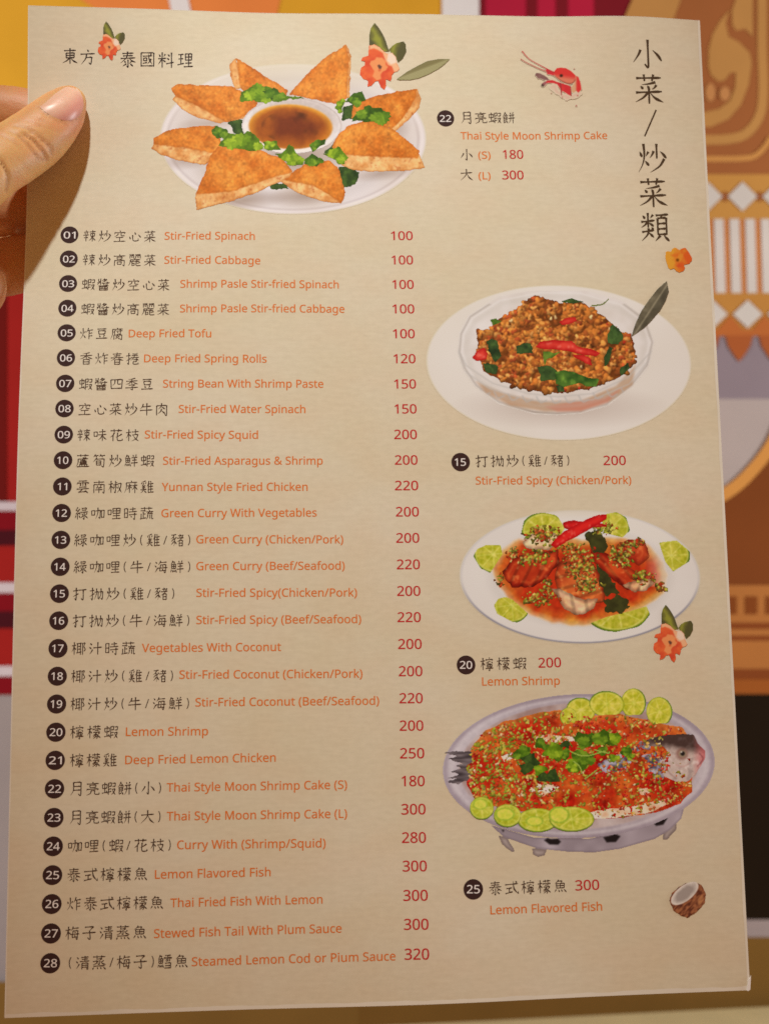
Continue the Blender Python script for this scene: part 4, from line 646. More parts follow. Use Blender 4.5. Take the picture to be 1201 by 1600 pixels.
def badge(num, x, y, rpx, parent):
    u, v = lay(np.array([x, x + 10.0]), np.array([y, y])); r = rpx / 10 * (u[1] - u[0])
    n = 40; a = np.linspace(0, 2 * math.pi, n, endpoint=False)
    P = sheet(np.concatenate([[u[0]], u[0] + r * np.cos(a)]), np.concatenate([[v[0]], v[0] + r * np.sin(a)]), Z_INK)
    o = mesh_obj('number_badge', P, [(0, i + 1, (i + 1) % n + 1) for i in range(n)], M_BADGE, parent, origin=TO)
    w = rpx * 0.65 if num[0] != '1' else rpx * 0.59
    sh = 0.5 if num[0] == '1' and num[1] != '1' else 0
    if num == '11': w = rpx * 0.5
    h = rpx * 0.40
    latin('numeral', num, x - w - sh, y + h, x + w - sh, y + h, r * 1.16, M_NUM, o, Z_INK + 0.000015, 0.5)
    return o

for i, r in enumerate(ROWS):
    t = i / 27.0
    bxp = 109 - 30.0 * (BY[i] - 367) / 1138.0 + (0.9 * math.sin(math.pi * t) * -1.0)
    rp = 14.0 + 1.6 * t
    badge('%02d' % (i + 1), bxp, BY[i], rp, menu)
    sl = 0.016 - 0.040 * t
    em = 0.00415
    yc = BY[i] + 0.8 - 1.8 * t + 0.5
    chinese('chinese_dish_name', r[0], r[1], yc, r[2], yc + sl * (r[2] - r[1]) * 0.6, M_BROWN, menu, em)
    latin('english_dish_name', r[3], r[4], r[5], r[6], r[7], 0.00345, M_ORANGE, menu)
    latin('price', r[8], r[9], r[11], r[10], r[11] - 0.4 * t, 0.0040 + 0.0003 * t, M_RED, menu)
for s in SIDE:
    badge(s[0], s[1], s[2], s[3], menu)
    chinese('chinese_dish_name', s[4], s[5], s[6], s[7], s[8], M_BROWN, menu, 0.0042)
    latin('english_dish_name', s[9], s[10], s[11], s[12], s[13], 0.00345, M_ORANGE, menu)
    if s[14]: latin('price', s[14][0], s[14][1], s[14][2], s[14][3], s[14][4], 0.0041, M_RED, menu)
for ch, cn, y, yb, lt, lx0, lx1, pr, p0, p1 in (('小', '小', 242, 248, '(S)', 747, 766, '180', 785.5, 817), ('大', '大', 273, 280.2, '(L)', 747.5, 766, '300', 784.5, 817.5)):
    chinese('portion_size', ch, 719, y, 738, y, M_BROWN, menu, 0.0042)
    latin('portion_letter', lt, lx0, yb, lx1, yb, 0.0034, M_ORANGE, menu)
    latin('price', pr, p0, yb, p1, yb, 0.0041, M_RED, menu)
brush('menu_title', [('小', 1010.7, 84.8, 46), ('菜', 1013, 139, 46), ('/', 1015.4, 192.3, 44), ('炒', 1018, 246.8, 46), ('菜', 1019.5, 301, 46), ('類', 1022.4, 355, 45)], M_TITLE, menu, 0.070)
brush('restaurant_name', [('東', 109.8, 87.5, 25), ('方', 137.5, 89.3, 24.5), ('泰', 200.3, 92.8, 25.5), ('國', 230.7, 92.8, 24), ('料', 259.5, 94, 25.5), ('理', 289.5, 94.2, 24.5)], M_HEAD, menu, 0.074)

# ------------------------------------------------------------------ printed pictures (flat ink on the card)
def ink_material():
    m = bpy.data.materials.new('printed_ink'); m.use_nodes = True
    nt = m.node_tree; N = nt.nodes; LK = nt.links; p = N['Principled BSDF']
    at = N.new('ShaderNodeAttribute'); at.attribute_name = 'ink'
    LK.new(at.outputs['Color'], p.inputs['Base Color'])
    p.inputs['Roughness'].default_value = 0.5; p.inputs['Specular IOR Level'].default_value = 0.12
    return m
M_INK = ink_material()

class Art:
    """a small printed picture: colours painted on a fine grid in a local frame (ox, oy, scale)"""
    n = 0
    def __init__(s, fr, box, gain=1.0, step=1.0):
        s.fr = fr; ox, oy, sc = fr; s.gain = gain
        st = step * sc
        s.xs = np.arange(box[0], box[2] + st, st); s.ys = np.arange(box[1], box[3] + st, st)
        s.X, s.Y = np.meshgrid(s.xs, s.ys); s.st = st
        s.rgb = np.zeros(s.X.shape + (3,)); s.a = np.zeros(s.X.shape)
    def nz(s, scale, seed, octs=3): return fbm(s.X / scale, s.Y / scale, seed, octs)
    def over(s, m, c):
        c = np.asarray(c, float)
        m = np.clip(m, 0, 1)
        na = m + s.a * (1 - m)
        s.rgb = np.where(na[..., None] > 1e-6, (c * m[..., None] + s.rgb * (s.a * (1 - m))[..., None]) / np.maximum(na, 1e-6)[..., None], s.rgb)
        s.a = na
    def tint(s, m, c):      # over existing ink only
        m = np.clip(m, 0, 1)[..., None]
        s.rgb = s.rgb * (1 - m) + np.asarray(c, float) * m
    def sd(s, poly, wob=0, ws=20, seed=1):
        """signed distance, inside positive"""
        X, Y = s.X, s.Y
        if wob:
            X = X + (fbm(s.X / ws, s.Y / ws, seed, 2) - .5) * 2 * wob; Y = Y + (fbm(s.X / ws, s.Y / ws, seed + 5, 2) - .5) * 2 * wob
        P = np.array(poly, float); Q = np.roll(P, -1, 0)
        d = np.full(X.shape, 1e9); ins = np.zeros(X.shape, bool)
        for (ax, ay), (bx, by) in zip(P, Q):
            ex, ey = bx - ax, by - ay; L2 = ex * ex + ey * ey + 1e-9
            t = np.clip(((X - ax) * ex + (Y - ay) * ey) / L2, 0, 1)
            d = np.minimum(d, (X - ax - t * ex) ** 2 + (Y - ay - t * ey) ** 2)
            if ay != by:
                ins ^= ((ay > Y) != (by > Y)) & (X < (bx - ax) * (Y - ay) / (by - ay) + ax)
        d = np.sqrt(d); return np.where(ins, d, -d)
    def pm(s, poly, soft=None, **k):
        soft = soft or s.st * 1.4
        return np.clip(s.sd(poly, **k) / soft + .5, 0, 1)
    def el(s, cx, cy, rx, ry, rot=0):
        c, n = math.cos(math.radians(rot)), math.sin(math.radians(rot))
        x = (s.X - cx) * c + (s.Y - cy) * n; y = -(s.X - cx) * n + (s.Y - cy) * c
        return np.sqrt((x / rx) ** 2 + (y / ry) ** 2), np.arctan2(y / ry, x / rx)
    def em(s, cx, cy, rx, ry, rot=0, soft=None):
        r, _ = s.el(cx, cy, rx, ry, rot); soft = (soft or s.st * 1.4) / min(rx, ry)
        return np.clip((1 - r) / soft + .5, 0, 1)
    def line(s, pts, w, soft=None):
        soft = soft or s.st * 1.3; P = smooth_line(pts, 6); d = np.full(s.X.shape, 1e9)
        ww = np.full(len(P), w, float) if np.isscalar(w) else np.interp(np.linspace(0, 1, len(P)), np.linspace(0, 1, len(w)), w)
        for i in range(len(P) - 1):
            (ax, ay), (bx, by) = P[i], P[i + 1]; ex, ey = bx - ax, by - ay; L2 = ex * ex + ey * ey + 1e-9
            t = np.clip(((s.X - ax) * ex + (s.Y - ay) * ey) / L2, 0, 1)
            d = np.minimum(d, np.hypot(s.X - ax - t * ex, s.Y - ay - t * ey) - (ww[i] * (1 - t) + ww[i + 1] * t) / 2)
        return np.clip(-d / soft + .5, 0, 1)
    def lumps(s, n, inside, rads, cols, rng, contrast=.45, wob=.7, aspect=1.0, sort=True):
        """scatter n irregular morsels where inside(x, y) holds"""
        H, W = s.X.shape; pts = []
        tries = 0
        while len(pts) < n and tries < n * 40:
            tries += 1
            i = rng.integers(0, H); j = rng.integers(0, W)
            if inside[i, j] > rng.random(): pts.append((i, j))
        if sort: pts.sort()
        for i, j in pts:
            r = rng.uniform(*rads); cx, cy = s.xs[j], s.ys[i]
            k = int(r * 1.7 * max(1, aspect) / s.st) + 2
            i0, i1, j0, j1 = max(i - k, 0), min(i + k + 1, H), max(j - k, 0), min(j + k + 1, W)
            x = (s.X[i0:i1, j0:j1] - cx) / r; y = (s.Y[i0:i1, j0:j1] - cy) / r
            th = rng.uniform(0, math.pi); c, q_ = math.cos(th), math.sin(th)
            xr = (x * c + y * q_) / aspect; yr = (-x * q_ + y * c)
            an = np.arctan2(yr, xr); p1, p2 = rng.uniform(0, 6.28, 2)
            d = np.hypot(xr, yr) / (1 + wob * (.6 * np.sin(2 * an + p1) + .5 * np.sin(3 * an + p2)) * .6)
            m = np.clip((1 - d) * r / (s.st * 1.2) + .3, 0, 1)
            col = np.array(cols[rng.integers(len(cols))], float) * rng.uniform(.85, 1.15)
            sh = 1 + contrast * (-(x * .35 + y * .75) * .7 + .15 - .55 * np.clip(d, 0, 1.2) ** 3)
            cc = np.clip(col[None, None] * sh[..., None], 0, 255)
            mm = m[..., None]
            s.rgb[i0:i1, j0:j1] = s.rgb[i0:i1, j0:j1] * (1 - mm) + cc * mm
            s.a[i0:i1, j0:j1] = m + s.a[i0:i1, j0:j1] * (1 - m)
    def grain(s, amp, scale=6, seed=3):
        s.rgb = s.rgb * (1 + amp * 2 * (s.nz(scale, seed, 3)[..., None] - .5))
    def build(s, name, parent, lev, label=None, bgc=None):
        """cut the sheet along the painted outline; bgc = colour a soft edge fades into"""
        ox, oy, sc = s.fr; H, W = s.X.shape
        px = ox + s.X / sc; py = oy + s.Y / sc
        rgb = s.rgb.copy(); a = s.a
        wsum = np.zeros(a.shape); acc = np.zeros_like(rgb)                     # dot gain: the print is a little soft
        for dy, dx, w in ((0, 0, 4), (0, 1, 2), (0, -1, 2), (1, 0, 2), (-1, 0, 2), (1, 1, 1), (1, -1, 1), (-1, 1, 1), (-1, -1, 1)):
            wa = np.roll(a, (dy, dx), (0, 1)) * w; acc += np.roll(rgb, (dy, dx), (0, 1)) * wa[..., None]; wsum += wa
        rgb = np.where(wsum[..., None] > .05, acc / np.maximum(wsum, .05)[..., None], rgb)
        if bgc is not None:
            rgb = rgb * a[..., None] + np.asarray(bgc, float) * (1 - a)[..., None]; lim = .06
        else:
            lim = .5; ok = a > .02
            for _ in range(3):
                acc = np.zeros_like(rgb); n = np.zeros(a.shape)
                for dy, dx in ((0, 1), (0, -1), (1, 0), (-1, 0), (1, 1), (-1, -1), (1, -1), (-1, 1)):
                    o_ = np.roll(ok, (dy, dx), (0, 1)); acc += np.roll(rgb, (dy, dx), (0, 1)) * o_[..., None]; n += o_
                new = (~ok) & (n > 0); rgb[new] = acc[new] / n[new][:, None]; ok |= new
        cell = (a[:-1, :-1] + a[1:, :-1] + a[:-1, 1:] + a[1:, 1:]) / 4 > lim
        ii = np.arange(H * W).reshape(H, W)
        f = np.stack([ii[1:, :-1], ii[1:, 1:], ii[:-1, 1:], ii[:-1, :-1]], -1)[cell]
        used, inv = np.unique(f, return_inverse=True); f = inv.reshape(-1, 4)
        u, v = lay(px.ravel()[used], py.ravel()[used])
        Art.n = (Art.n + 1) % 6
        P = sheet(u, v, 0.00002 + 0.000006 * (lev + Art.n * 0.15))
        o = mesh_obj(name, P, f, M_INK, parent, origin=TO)
        rgba = np.ones((len(used), 4)); rgba[:, :3] = alb(np.clip(rgb.reshape(-1, 3)[used], 1, 255), s.gain)
        set_attr(o, 'ink', rgba)
        if label: o['label'] = label
        return o
def bbox(polys, pad):
    P = np.concatenate([np.array(p, float) for p in polys])
    return (P[:, 0].min() - pad, P[:, 1].min() - pad, P[:, 0].max() + pad, P[:, 1].max() + pad)
def mix(a, b, t): return np.asarray(a, float) * (1 - t)[..., None] + np.asarray(b, float) * t[..., None]

def leaf_piece(fr, poly, c0, c1, name, parent, lev, wob=5, ws=16, seed=1, gain=1.0, lobes=0):
    """leafy sprig: a few lobed leaflets packed into the outline, each folded along its midrib"""
    a = Art(fr, bbox([poly], 14 + wob), gain, 0.8); rng = np.random.default_rng(seed)
    P = np.array(poly, float); x, y = P[:, 0], P[:, 1]
    area_ = abs(np.dot(x, np.roll(y, 1)) - np.dot(y, np.roll(x, 1))) / 2
    c0 = np.asarray(c0, float); c1 = np.asarray(c1, float)
    d = a.sd(poly, wob=wob, ws=ws, seed=seed)
    m = np.clip(d / (a.st * 1.4) + .5, 0, 1)
    a.over(m, mix(c0 * .72, c0 * 1.05, np.clip(a.nz(ws, seed + 9, 3) * 1.6 - .3, 0, 1)))
    if lobes:
        R0 = math.sqrt(area_ / lobes) * .72
        ok = np.argwhere(d > R0 * .25)
        if len(ok):
            for k in range(lobes):
                i, j = ok[rng.integers(len(ok))]; cx, cy = a.xs[j], a.ys[i]; R = R0 * rng.uniform(.75, 1.25); th0 = rng.uniform(0, 6.28)
                dx, dy = a.X - cx, (a.Y - cy) * 1.25; r = np.hypot(dx, dy); th = np.arctan2(dy, dx) - th0
                rad = R * (.68 + .26 * np.abs(np.cos(1.5 * th)) + .10 * np.cos(9 * th))
                mm = np.clip((rad - r) / (a.st * 1.4) + .5, 0, 1)
                sh = np.clip((rad + R * .10 - r) / (R * .3), 0, 1) * .3 * (1 - mm); a.tint(sh * (a.a > .5), c0 * .4)
                side = np.sin(th) > 0; tone = rng.uniform(0, 1)
                col = mix(c0, c1, np.clip(tone * .55 + side * .35 + (a.nz(ws * .7, seed + k, 2) - .5) * .5, 0, 1))
                col = col * (1 + .14 * np.clip(1 - np.abs(np.abs(np.sin(1.5 * th)) * r) / (R * .09), 0, 1) * (r < rad * .9))[..., None]
                a.over(mm, col)
    else:
        t = np.clip(a.nz(ws * 1.3, seed + 9, 3) * 1.9 - .45, 0, 1); a.tint(m, mix(c0, c1, t))
        hl = np.clip((a.nz(ws * .8, seed + 19, 2) - .62) * 7, 0, 1); a.tint(hl * m * .45, c1 * 1.3)
    a.grain(.10, 5, seed + 2)
    return a.build(name, parent, lev)
def lime_piece(fr, cx, cy, rx, ry, rot, name, parent, lev, cut=None, gain=1.0, rindside=90, inner=None, base=(186, 174, 48)):
    """a lime slice: rind ring, pith, wedge lines; cut = polygon that limits it"""
    R = max(rx, ry) + 6
    a = Art(fr, (cx - R, cy - R, cx + R, cy + R) if cut is None else bbox([cut], 6), gain, 0.9)
    r, th = a.el(cx, cy, rx, ry, rot)
    m = np.clip((1 - r) * min(rx, ry) / (a.st * 1.3) + .5, 0, 1)
    if cut is not None: m = m * a.pm(cut)
    t = a.nz(14, 4, 3)
    col = mix((base[0] - 26, base[1] - 14, base[2] - 22), (base[0] + 22, base[1] + 18, base[2] + 30), np.clip(t * 1.6 - .3, 0, 1))
    seg = np.abs(np.sin(th * 4.0 + .4)); lw = np.clip(1 - seg * r * 7, 0, 1) * (r < .84)
    col = col + lw[..., None] * np.array((40, 40, 64)) * .8
    col = mix(col.reshape(-1, 3), np.full((col.size // 3, 3), (216, 212, 120.)), np.clip(1 - np.abs(r - .87) / .05, 0, 1).ravel() * .7).reshape(col.shape)
    rindw = .045 + .075 * np.clip(np.cos(th - math.radians(rindside)), 0, 1)
    rm = np.clip((r - (1 - rindw)) / .05, 0, 1)
    rc = mix((112, 140, 36), (66, 92, 22), np.clip(a.nz(20, 8), 0, 1))
    col = col * (1 - rm[..., None]) + rc * rm[..., None]
    a.over(m, col)
    if inner:
        icx, icy, irx, iry = inner
        r2, th2 = a.el(icx, icy, irx, iry, rot)
        m2 = np.clip((1 - r2) * min(irx, iry) / (a.st * 1.3) + .5, 0, 1)
        c2 = np.where((r2 > .8)[..., None], np.array((150, 170, 50.)), np.array((200, 200, 72.)) + (t[..., None] - .5) * 40)
        a.over(m2, c2)
    a.grain(.1, 5, 6)
    return a.build(name, parent, lev)
def pic(name, label):
    o = link(bpy.data.objects.new(name, None), menu); o['label'] = label; return o

# ---- 1  moon shrimp cakes on a white plate
FR = (220.0, 30.0, 2.402)
P1 = pic('shrimp_cake_picture', 'printed picture of eight golden shrimp cake wedges around a dip bowl')
a = Art(FR, (70, 160, 1080, 735))
r, th = a.el(571, 449, 497, 281, 0)
m = np.clip((1 - r) * 281 / 5 + .5, 0, 1) * (0.35 + .65 * np.clip((a.Y - 170) / 120, 0, 1))
col = mix((204, 184, 170), (218, 203, 198), np.clip(a.nz(160, 2, 2), 0, 1))
col = col - 10 * np.clip(1 - np.abs(r - .80) / .1, 0, 1)[..., None]
rimw = np.clip(1 - np.abs(r - .975) / .022, 0, 1)
col = col + rimw[..., None] * np.array((12, 12, 14)); 
inn = np.clip(1 - np.abs(r - .945) / .016, 0, 1) * np.clip((a.Y - 300) / 150, 0, 1)
col = col - inn[..., None] * np.array((16, 18, 17))
a.over(m, col)
for (cx, cy, rx, ry, s_) in ((390, 680, 190, 40, .5), (620, 660, 150, 45, .5), (900, 580, 160, 30, .42), (170, 530, 130, 38, .42), (260, 390, 140, 30, .35), (570, 520, 260, 90, .6), (560, 300, 240, 60, .25), (960, 400, 60, 60, .35)):
    r2, _ = a.el(cx, cy, rx, ry, -6); a.tint(np.clip(1 - r2, 0, 1) * s_ * (a.a > .3), (128, 98, 80))
a.build('plate', P1, 0, bgc=(206, 187, 156))
def herb(poly, kind, seed, lev, P=P1, FRm=FR, g=1.0):
    cc = {'l': ((92, 122, 18), (164, 180, 44)), 'm': ((66, 98, 18), (128, 152, 38)), 'd': ((36, 54, 22), (66, 86, 32))}[kind]
    leaf_piece(FRm, poly, cc[0], cc[1], 'herb_leaf', P, lev, wob=9, ws=20, seed=seed, gain=g, lobes=0 if kind == 'd' else 5)
for k, (pl, kd) in enumerate([([(745, 555), (790, 548), (822, 580), (802, 625), (760, 632), (742, 590)], 'd'), ([(325, 385), (385, 372), (388, 432), (345, 428)], 'd'),
                              ([(470, 622), (540, 612), (560, 640), (500, 642)], 'd'), ([(690, 500), (745, 430), (770, 470), (745, 520)], 'd'), ([(765, 330), (805, 318), (800, 372), (755, 378)], 'd')]):
    herb(pl, kd, 20 + k, 1)
def cake(top, side, lev, seed, crease=None):
    a = Art(FR, bbox([top, side], 10), 1.06, 0.85)
    ms = a.pm(side, wob=3, ws=14, seed=seed)
    t = a.nz(24, seed, 4); d = a.sd(top, wob=3.5, ws=15, seed=seed + 3)
    cs = mix((200, 128, 66), (230, 178, 116), np.clip(t * 2.2 - .55, 0, 1))
    sp = np.clip((a.nz(9, seed + 5, 2) - .68) * 7, 0, 1); cs = cs * (1 - sp[..., None] * .38 * np.array((.4, .8, 1)))
    cs = cs * (1 + .14 * (a.nz(6, seed + 31, 2) - .5))[..., None]
    a.over(ms, cs)
    ds = a.sd(side, wob=3, ws=14, seed=seed)
    a.tint(np.clip(1 - (ds - 1) / 6, 0, 1) * (ms > .1) * .55, (172, 96, 40))
    mt = np.clip(d / (a.st * 1.4) + .5, 0, 1)
    ct = mix((190, 98, 28), (219, 134, 52), np.clip(a.nz(42, seed + 8, 4) * 2.0 - .5, 0, 1))
    ct = ct * (1 + .16 * (a.nz(7, seed + 11, 3) - .5) * 2)[..., None]
    sp = np.clip((a.nz(16, seed + 13, 3) - .64) * 5, 0, 1); ct = ct * (1 - .14 * sp)[..., None]
    hs = np.clip((a.nz(8, seed + 23, 3) - .60) * 5, 0, 1); ct = ct + hs[..., None] * np.array((16, 18, 12))
    ct = mix(ct.reshape(-1, 3), np.full((ct.size // 3, 3), (150, 68, 18.)), (np.clip(1 - d / 9, 0, 1) * .38).ravel()).reshape(ct.shape)
    a.over(mt, ct); a.grain(.07, 4, seed)
    a.build('shrimp_cake', P1, lev)
cake([(357, 147), (400, 170), (470, 215), (553, 268), (545, 292), (430, 292), (375, 262)], [(333, 172), (357, 147), (380, 258), (352, 264), (338, 215)], 2, 101)
cake([(768, 95), (781, 150), (772, 295), (740, 318), (700, 312), (555, 282), (640, 190), (700, 140)], [(768, 95), (789, 130), (783, 292), (768, 300), (776, 180)], 2, 111)
cake([(115, 260), (140, 243), (230, 247), (340, 252), (440, 300), (430, 350), (320, 388), (230, 335), (130, 290)], [(118, 300), (135, 284), (230, 330), (322, 385), (420, 345), (405, 368), (300, 390), (220, 372), (155, 340)], 3, 121)
cake([(800, 320), (870, 290), (960, 272), (1036, 262), (1032, 292), (985, 370), (940, 415), (860, 380), (790, 372)], [(1036, 262), (1051, 300), (1045, 335), (1000, 380), (950, 427), (932, 412), (985, 360), (1020, 300)], 2, 131)
cake([(48, 447), (110, 415), (200, 402), (290, 400), (305, 480), (278, 503), (160, 482), (50, 470)], [(40, 485), (50, 464), (160, 480), (274, 500), (262, 530), (240, 548), (130, 527), (75, 507)], 4, 141)
# bowl of dip
a = Art(FR, (370, 285, 765, 515), 1.04)
r, th = a.el(567, 400, 187, 104, 0)
m = np.clip((1 - r) * 104 / 3.4 + .5, 0, 1)
col = mix((190, 170, 160), (232, 220, 214), np.clip(.5 + .5 * np.cos(th - 1.9) + .25 * (r - .9) * 10, 0, 1))
a.over(m, col)
a.tint(np.clip(1 - np.abs(r - .985) / .02, 0, 1) * .5, (150, 122, 108))
r2, th2 = a.el(562, 404, 157, 84, 2)
ms = np.clip((1 - r2) * 84 / 4 + .5, 0, 1)
t = np.clip((r2 - .3) / .7 + (a.nz(40, 5, 3) - .5) * .7, 0, 1)
cs = mix((112, 46, 16), (176, 92, 22), t); cs = cs + (np.clip((r2 - .80) / .18, 0, 1) * np.clip(.6 - .6 * np.sin(th2), .25, 1))[..., None] * np.array((38, 52, 22))
dk = np.clip((a.nz(60, 31, 3) - .52) * 5, 0, 1) * (r2 < .7); cs = cs * (1 - .35 * dk[..., None])
a.over(ms, cs); a.grain(.06, 8, 5)
dip = a.build('dip_bowl', P1, 5)
cake([(610, 548), (660, 538), (705, 530), (742, 562), (768, 650), (752, 690), (690, 650), (640, 622), (528, 602)], [(522, 606), (545, 600), (650, 622), (752, 668), (768, 660), (752, 692), (690, 685), (640, 672), (575, 645)], 5, 151)
cake([(850, 378), (905, 395), (960, 422), (1045, 495), (1040, 522), (900, 517), (742, 508), (718, 482), (735, 440), (775, 400)], [(748, 545), (738, 505), (900, 515), (1043, 508), (1066, 556), (1010, 566), (960, 571), (860, 572), (795, 566)], 5, 161)
cake([(290, 478), (360, 482), (440, 490), (530, 522), (569, 572), (470, 602), (340, 647), (205, 657), (235, 590), (262, 510)], [(204, 655), (340, 640), (470, 595), (569, 571), (560, 592), (430, 652), (330, 686), (262, 702), (212, 717)], 6, 171)
for k, (pl, kd) in enumerate([([(372, 278), (430, 250), (480, 258), (545, 285), (625, 296), (560, 300), (500, 308), (440, 308), (375, 308)], 'l'), ([(450, 275), (500, 262), (545, 290), (490, 305)], 'm'),
        ([(262, 415), (290, 402), (325, 412), (330, 445), (290, 450)], 'm'), ([(292, 470), (330, 430), (370, 432), (415, 420), (445, 445), (458, 490), (410, 492), (350, 480)], 'l'),
        ([(460, 465), (510, 460), (527, 490), (470, 490)], 'l'), ([(530, 510), (560, 468), (600, 520), (608, 545), (570, 548), (500, 505)], 'l'), ([(615, 530), (645, 505), (680, 528), (665, 552), (625, 548)], 'm'),
        ([(675, 500), (720, 492), (745, 483), (770, 510), (765, 545), (735, 542), (720, 515)], 'l'), ([(632, 478), (660, 462), (690, 448), (688, 478), (650, 496)], 'm'),
        ([(728, 335), (750, 302), (770, 310), (745, 350)], 'l'), ([(765, 308), (800, 280), (830, 275), (846, 298), (810, 322)], 'm'),
        ([(800, 358), (850, 325), (900, 335), (930, 370), (912, 392), (850, 385), (785, 385)], 'm')]):
    herb(pl, kd, 40 + k, 8)

# ---- 2  minced pork with basil in a glass bowl
FR2 = (650.0, 420.0, 2.18)
P2 = pic('basil_pork_picture', 'printed picture of spicy minced pork with basil in a glass bowl on a pale plate')
a = Art(FR2, (20, 40, 950, 600))
r, th = a.el(485, 320, 448, 262, 1.5)
m = np.clip((1 - r) * 262 / 5 + .5, 0, 1)
a.over(m, mix((214, 199, 184), (220, 206, 194), a.nz(150, 3, 2)))
r2, _ = a.el(490, 470, 330, 70); a.tint(np.clip(1.15 - r2, 0, 1) * .55, (170, 146, 132))
a.build('plate', P2, 0, bgc=(206, 187, 156))
a = Art(FR2, (125, 75, 825, 515))
body = [(142, 285), (160, 340), (200, 400), (280, 458), (400, 492), (480, 496), (560, 490), (650, 465), (735, 400), (790, 330), (808, 250), (780, 170), (700, 110), (560, 70), (420, 68), (280, 95), (180, 160), (148, 220)]
m = a.pm(body, soft=6); d = a.sd(body)
col = mix((206, 190, 178), (220, 206, 198), np.clip(a.nz(50, 3, 3) * 1.6 - .3, 0, 1))
a.over(m * .82, col)
a.tint(np.clip(1 - np.abs(d - 5) / 5, 0, 1) * .75 * (a.Y > 120), (158, 144, 132)); a.tint(np.clip(1 - np.abs(d - 14) / 4, 0, 1) * .6, (232, 222, 216))
juice = [(205, 385), (300, 425), (420, 452), (560, 450), (680, 400), (745, 330), (735, 395), (660, 450), (560, 482), (440, 486), (320, 466), (235, 420)]
mj = a.pm(juice, soft=10); a.tint(mj * .8, mix((160, 112, 74), (188, 128, 82), a.nz(40, 9, 3)))
jr = [(440, 470), (520, 455), (640, 440), (700, 405), (650, 455), (560, 484), (480, 486)]; a.tint(a.pm(jr, soft=10) * .7, (192, 92, 66))
a.tint(np.clip(1 - np.abs(a.sd([(140, 270), (170, 330), (260, 390), (380, 425), (480, 436), (600, 425), (720, 370), (800, 280), (800, 300), (725, 392), (600, 446), (480, 456), (370, 445), (250, 408), (160, 346)])) / 4, 0, 1) * .8, (176, 166, 158))
a.tint(np.clip(1 - np.abs(d - 26) / 18, 0, 1) * .35, (186, 174, 160))
for k in range(12):
    x = 235 + k * 48; y = 405 + 40 * (1 - ((x - 480) / 300.) ** 2) - (6 if x > 600 else 0)
    a.tint(a.line([(x - 18, y - 8), (x - 4, y + 12), (x + 16, y + 4)], 5) * .75, (168, 160, 154))
a.tint(a.line([(300, 465), (400, 488), (490, 494), (580, 486), (660, 462)], 4) * .6, (120, 96, 80))
a.build('glass_bowl', P2, 1, bgc=(216, 202, 189))
heap = [(207, 240), (215, 215), (250, 210), (272, 180), (300, 165), (340, 135), (400, 95), (450, 108), (500, 120), (560, 112), (600, 135), (640, 165), (680, 205), (730, 232), (747, 280), (735, 335), (690, 375), (600, 402), (540, 418), (480, 424), (400, 415), (340, 402), (230, 348), (208, 290)]
a = Art(FR2, bbox([heap], 14), 0.95, 0.8)
sdh = a.sd(heap, wob=7, ws=24, seed=2)
a.over(np.clip(sdh / 3 + .5, 0, 1), mix((96, 46, 16), (136, 72, 24), a.nz(24, 2, 3)))
rng = np.random.default_rng(11)
ins = np.clip(sdh / 6, 0, 1)
a.lumps(760, ins, (7, 15), [(164, 94, 38), (178, 104, 42), (146, 78, 32), (192, 122, 56), (122, 62, 26), (170, 92, 36)], rng, .55)
a.lumps(420, ins * (a.nz(60, 6, 2) > .46), (4, 9), [(190, 118, 50), (200, 136, 70), (134, 68, 28), (160, 70, 34), (180, 104, 42)], rng, .45, 1.0, 1.2)
a.lumps(26, ins * (a.nz(50, 16, 2) > .55), (4, 7), [(186, 44, 32), (220, 178, 120), (120, 50, 24)], rng, .5)
a.grain(.12, 4, 4)
a.build('minced_pork', P2, 3)
for k, (pl, kd) in enumerate([([(240, 248), (255, 240), (275, 246), (290, 300), (268, 318), (245, 285)], 'd'), ([(225, 320), (250, 322), (280, 334), (275, 356), (238, 352)], 'd'), ([(338, 268), (362, 250), (392, 255), (395, 288), (345, 290)], 'd'),
        ([(412, 338), (450, 328), (478, 345), (478, 380), (425, 384)], 'd'), ([(650, 225), (668, 190), (690, 205), (706, 235), (690, 258), (648, 252)], 'd'), ([(638, 302), (655, 262), (668, 270), (660, 312), (640, 335)], 'd'),
        ([(250, 176), (272, 168), (286, 182), (262, 192)], 'm'), ([(490, 112), (528, 102), (568, 114), (540, 122)], 'd'), ([(428, 280), (462, 282), (488, 288), (445, 312), (436, 332)], 'm'), ([(475, 400), (500, 392), (505, 418), (480, 422)], 'd'), ([(690, 340), (722, 322), (724, 340), (695, 362)], 'd')]):
    leaf_piece(FR2, pl, *{'d': ((34, 50, 26), (66, 88, 40)), 'm': ((66, 92, 28), (110, 132, 44))}[kd], 'basil_leaf', P2, 5, wob=5, ws=18, seed=60 + k)
leaf_piece(FR2, [(472, 352), (500, 345), (540, 352), (585, 372), (622, 376), (612, 400), (580, 400), (555, 388), (500, 402), (475, 392)], (40, 72, 24), (98, 128, 46), 'basil_leaf', P2, 6, wob=3, ws=24, seed=77)
a = Art(FR2, (585, 95, 665, 140)); a.over(a.line([(598, 126), (630, 122), (645, 112), (655, 103)], (5, 4, 3)), (104, 112, 48)); a.build('herb_stem', P2, 5)
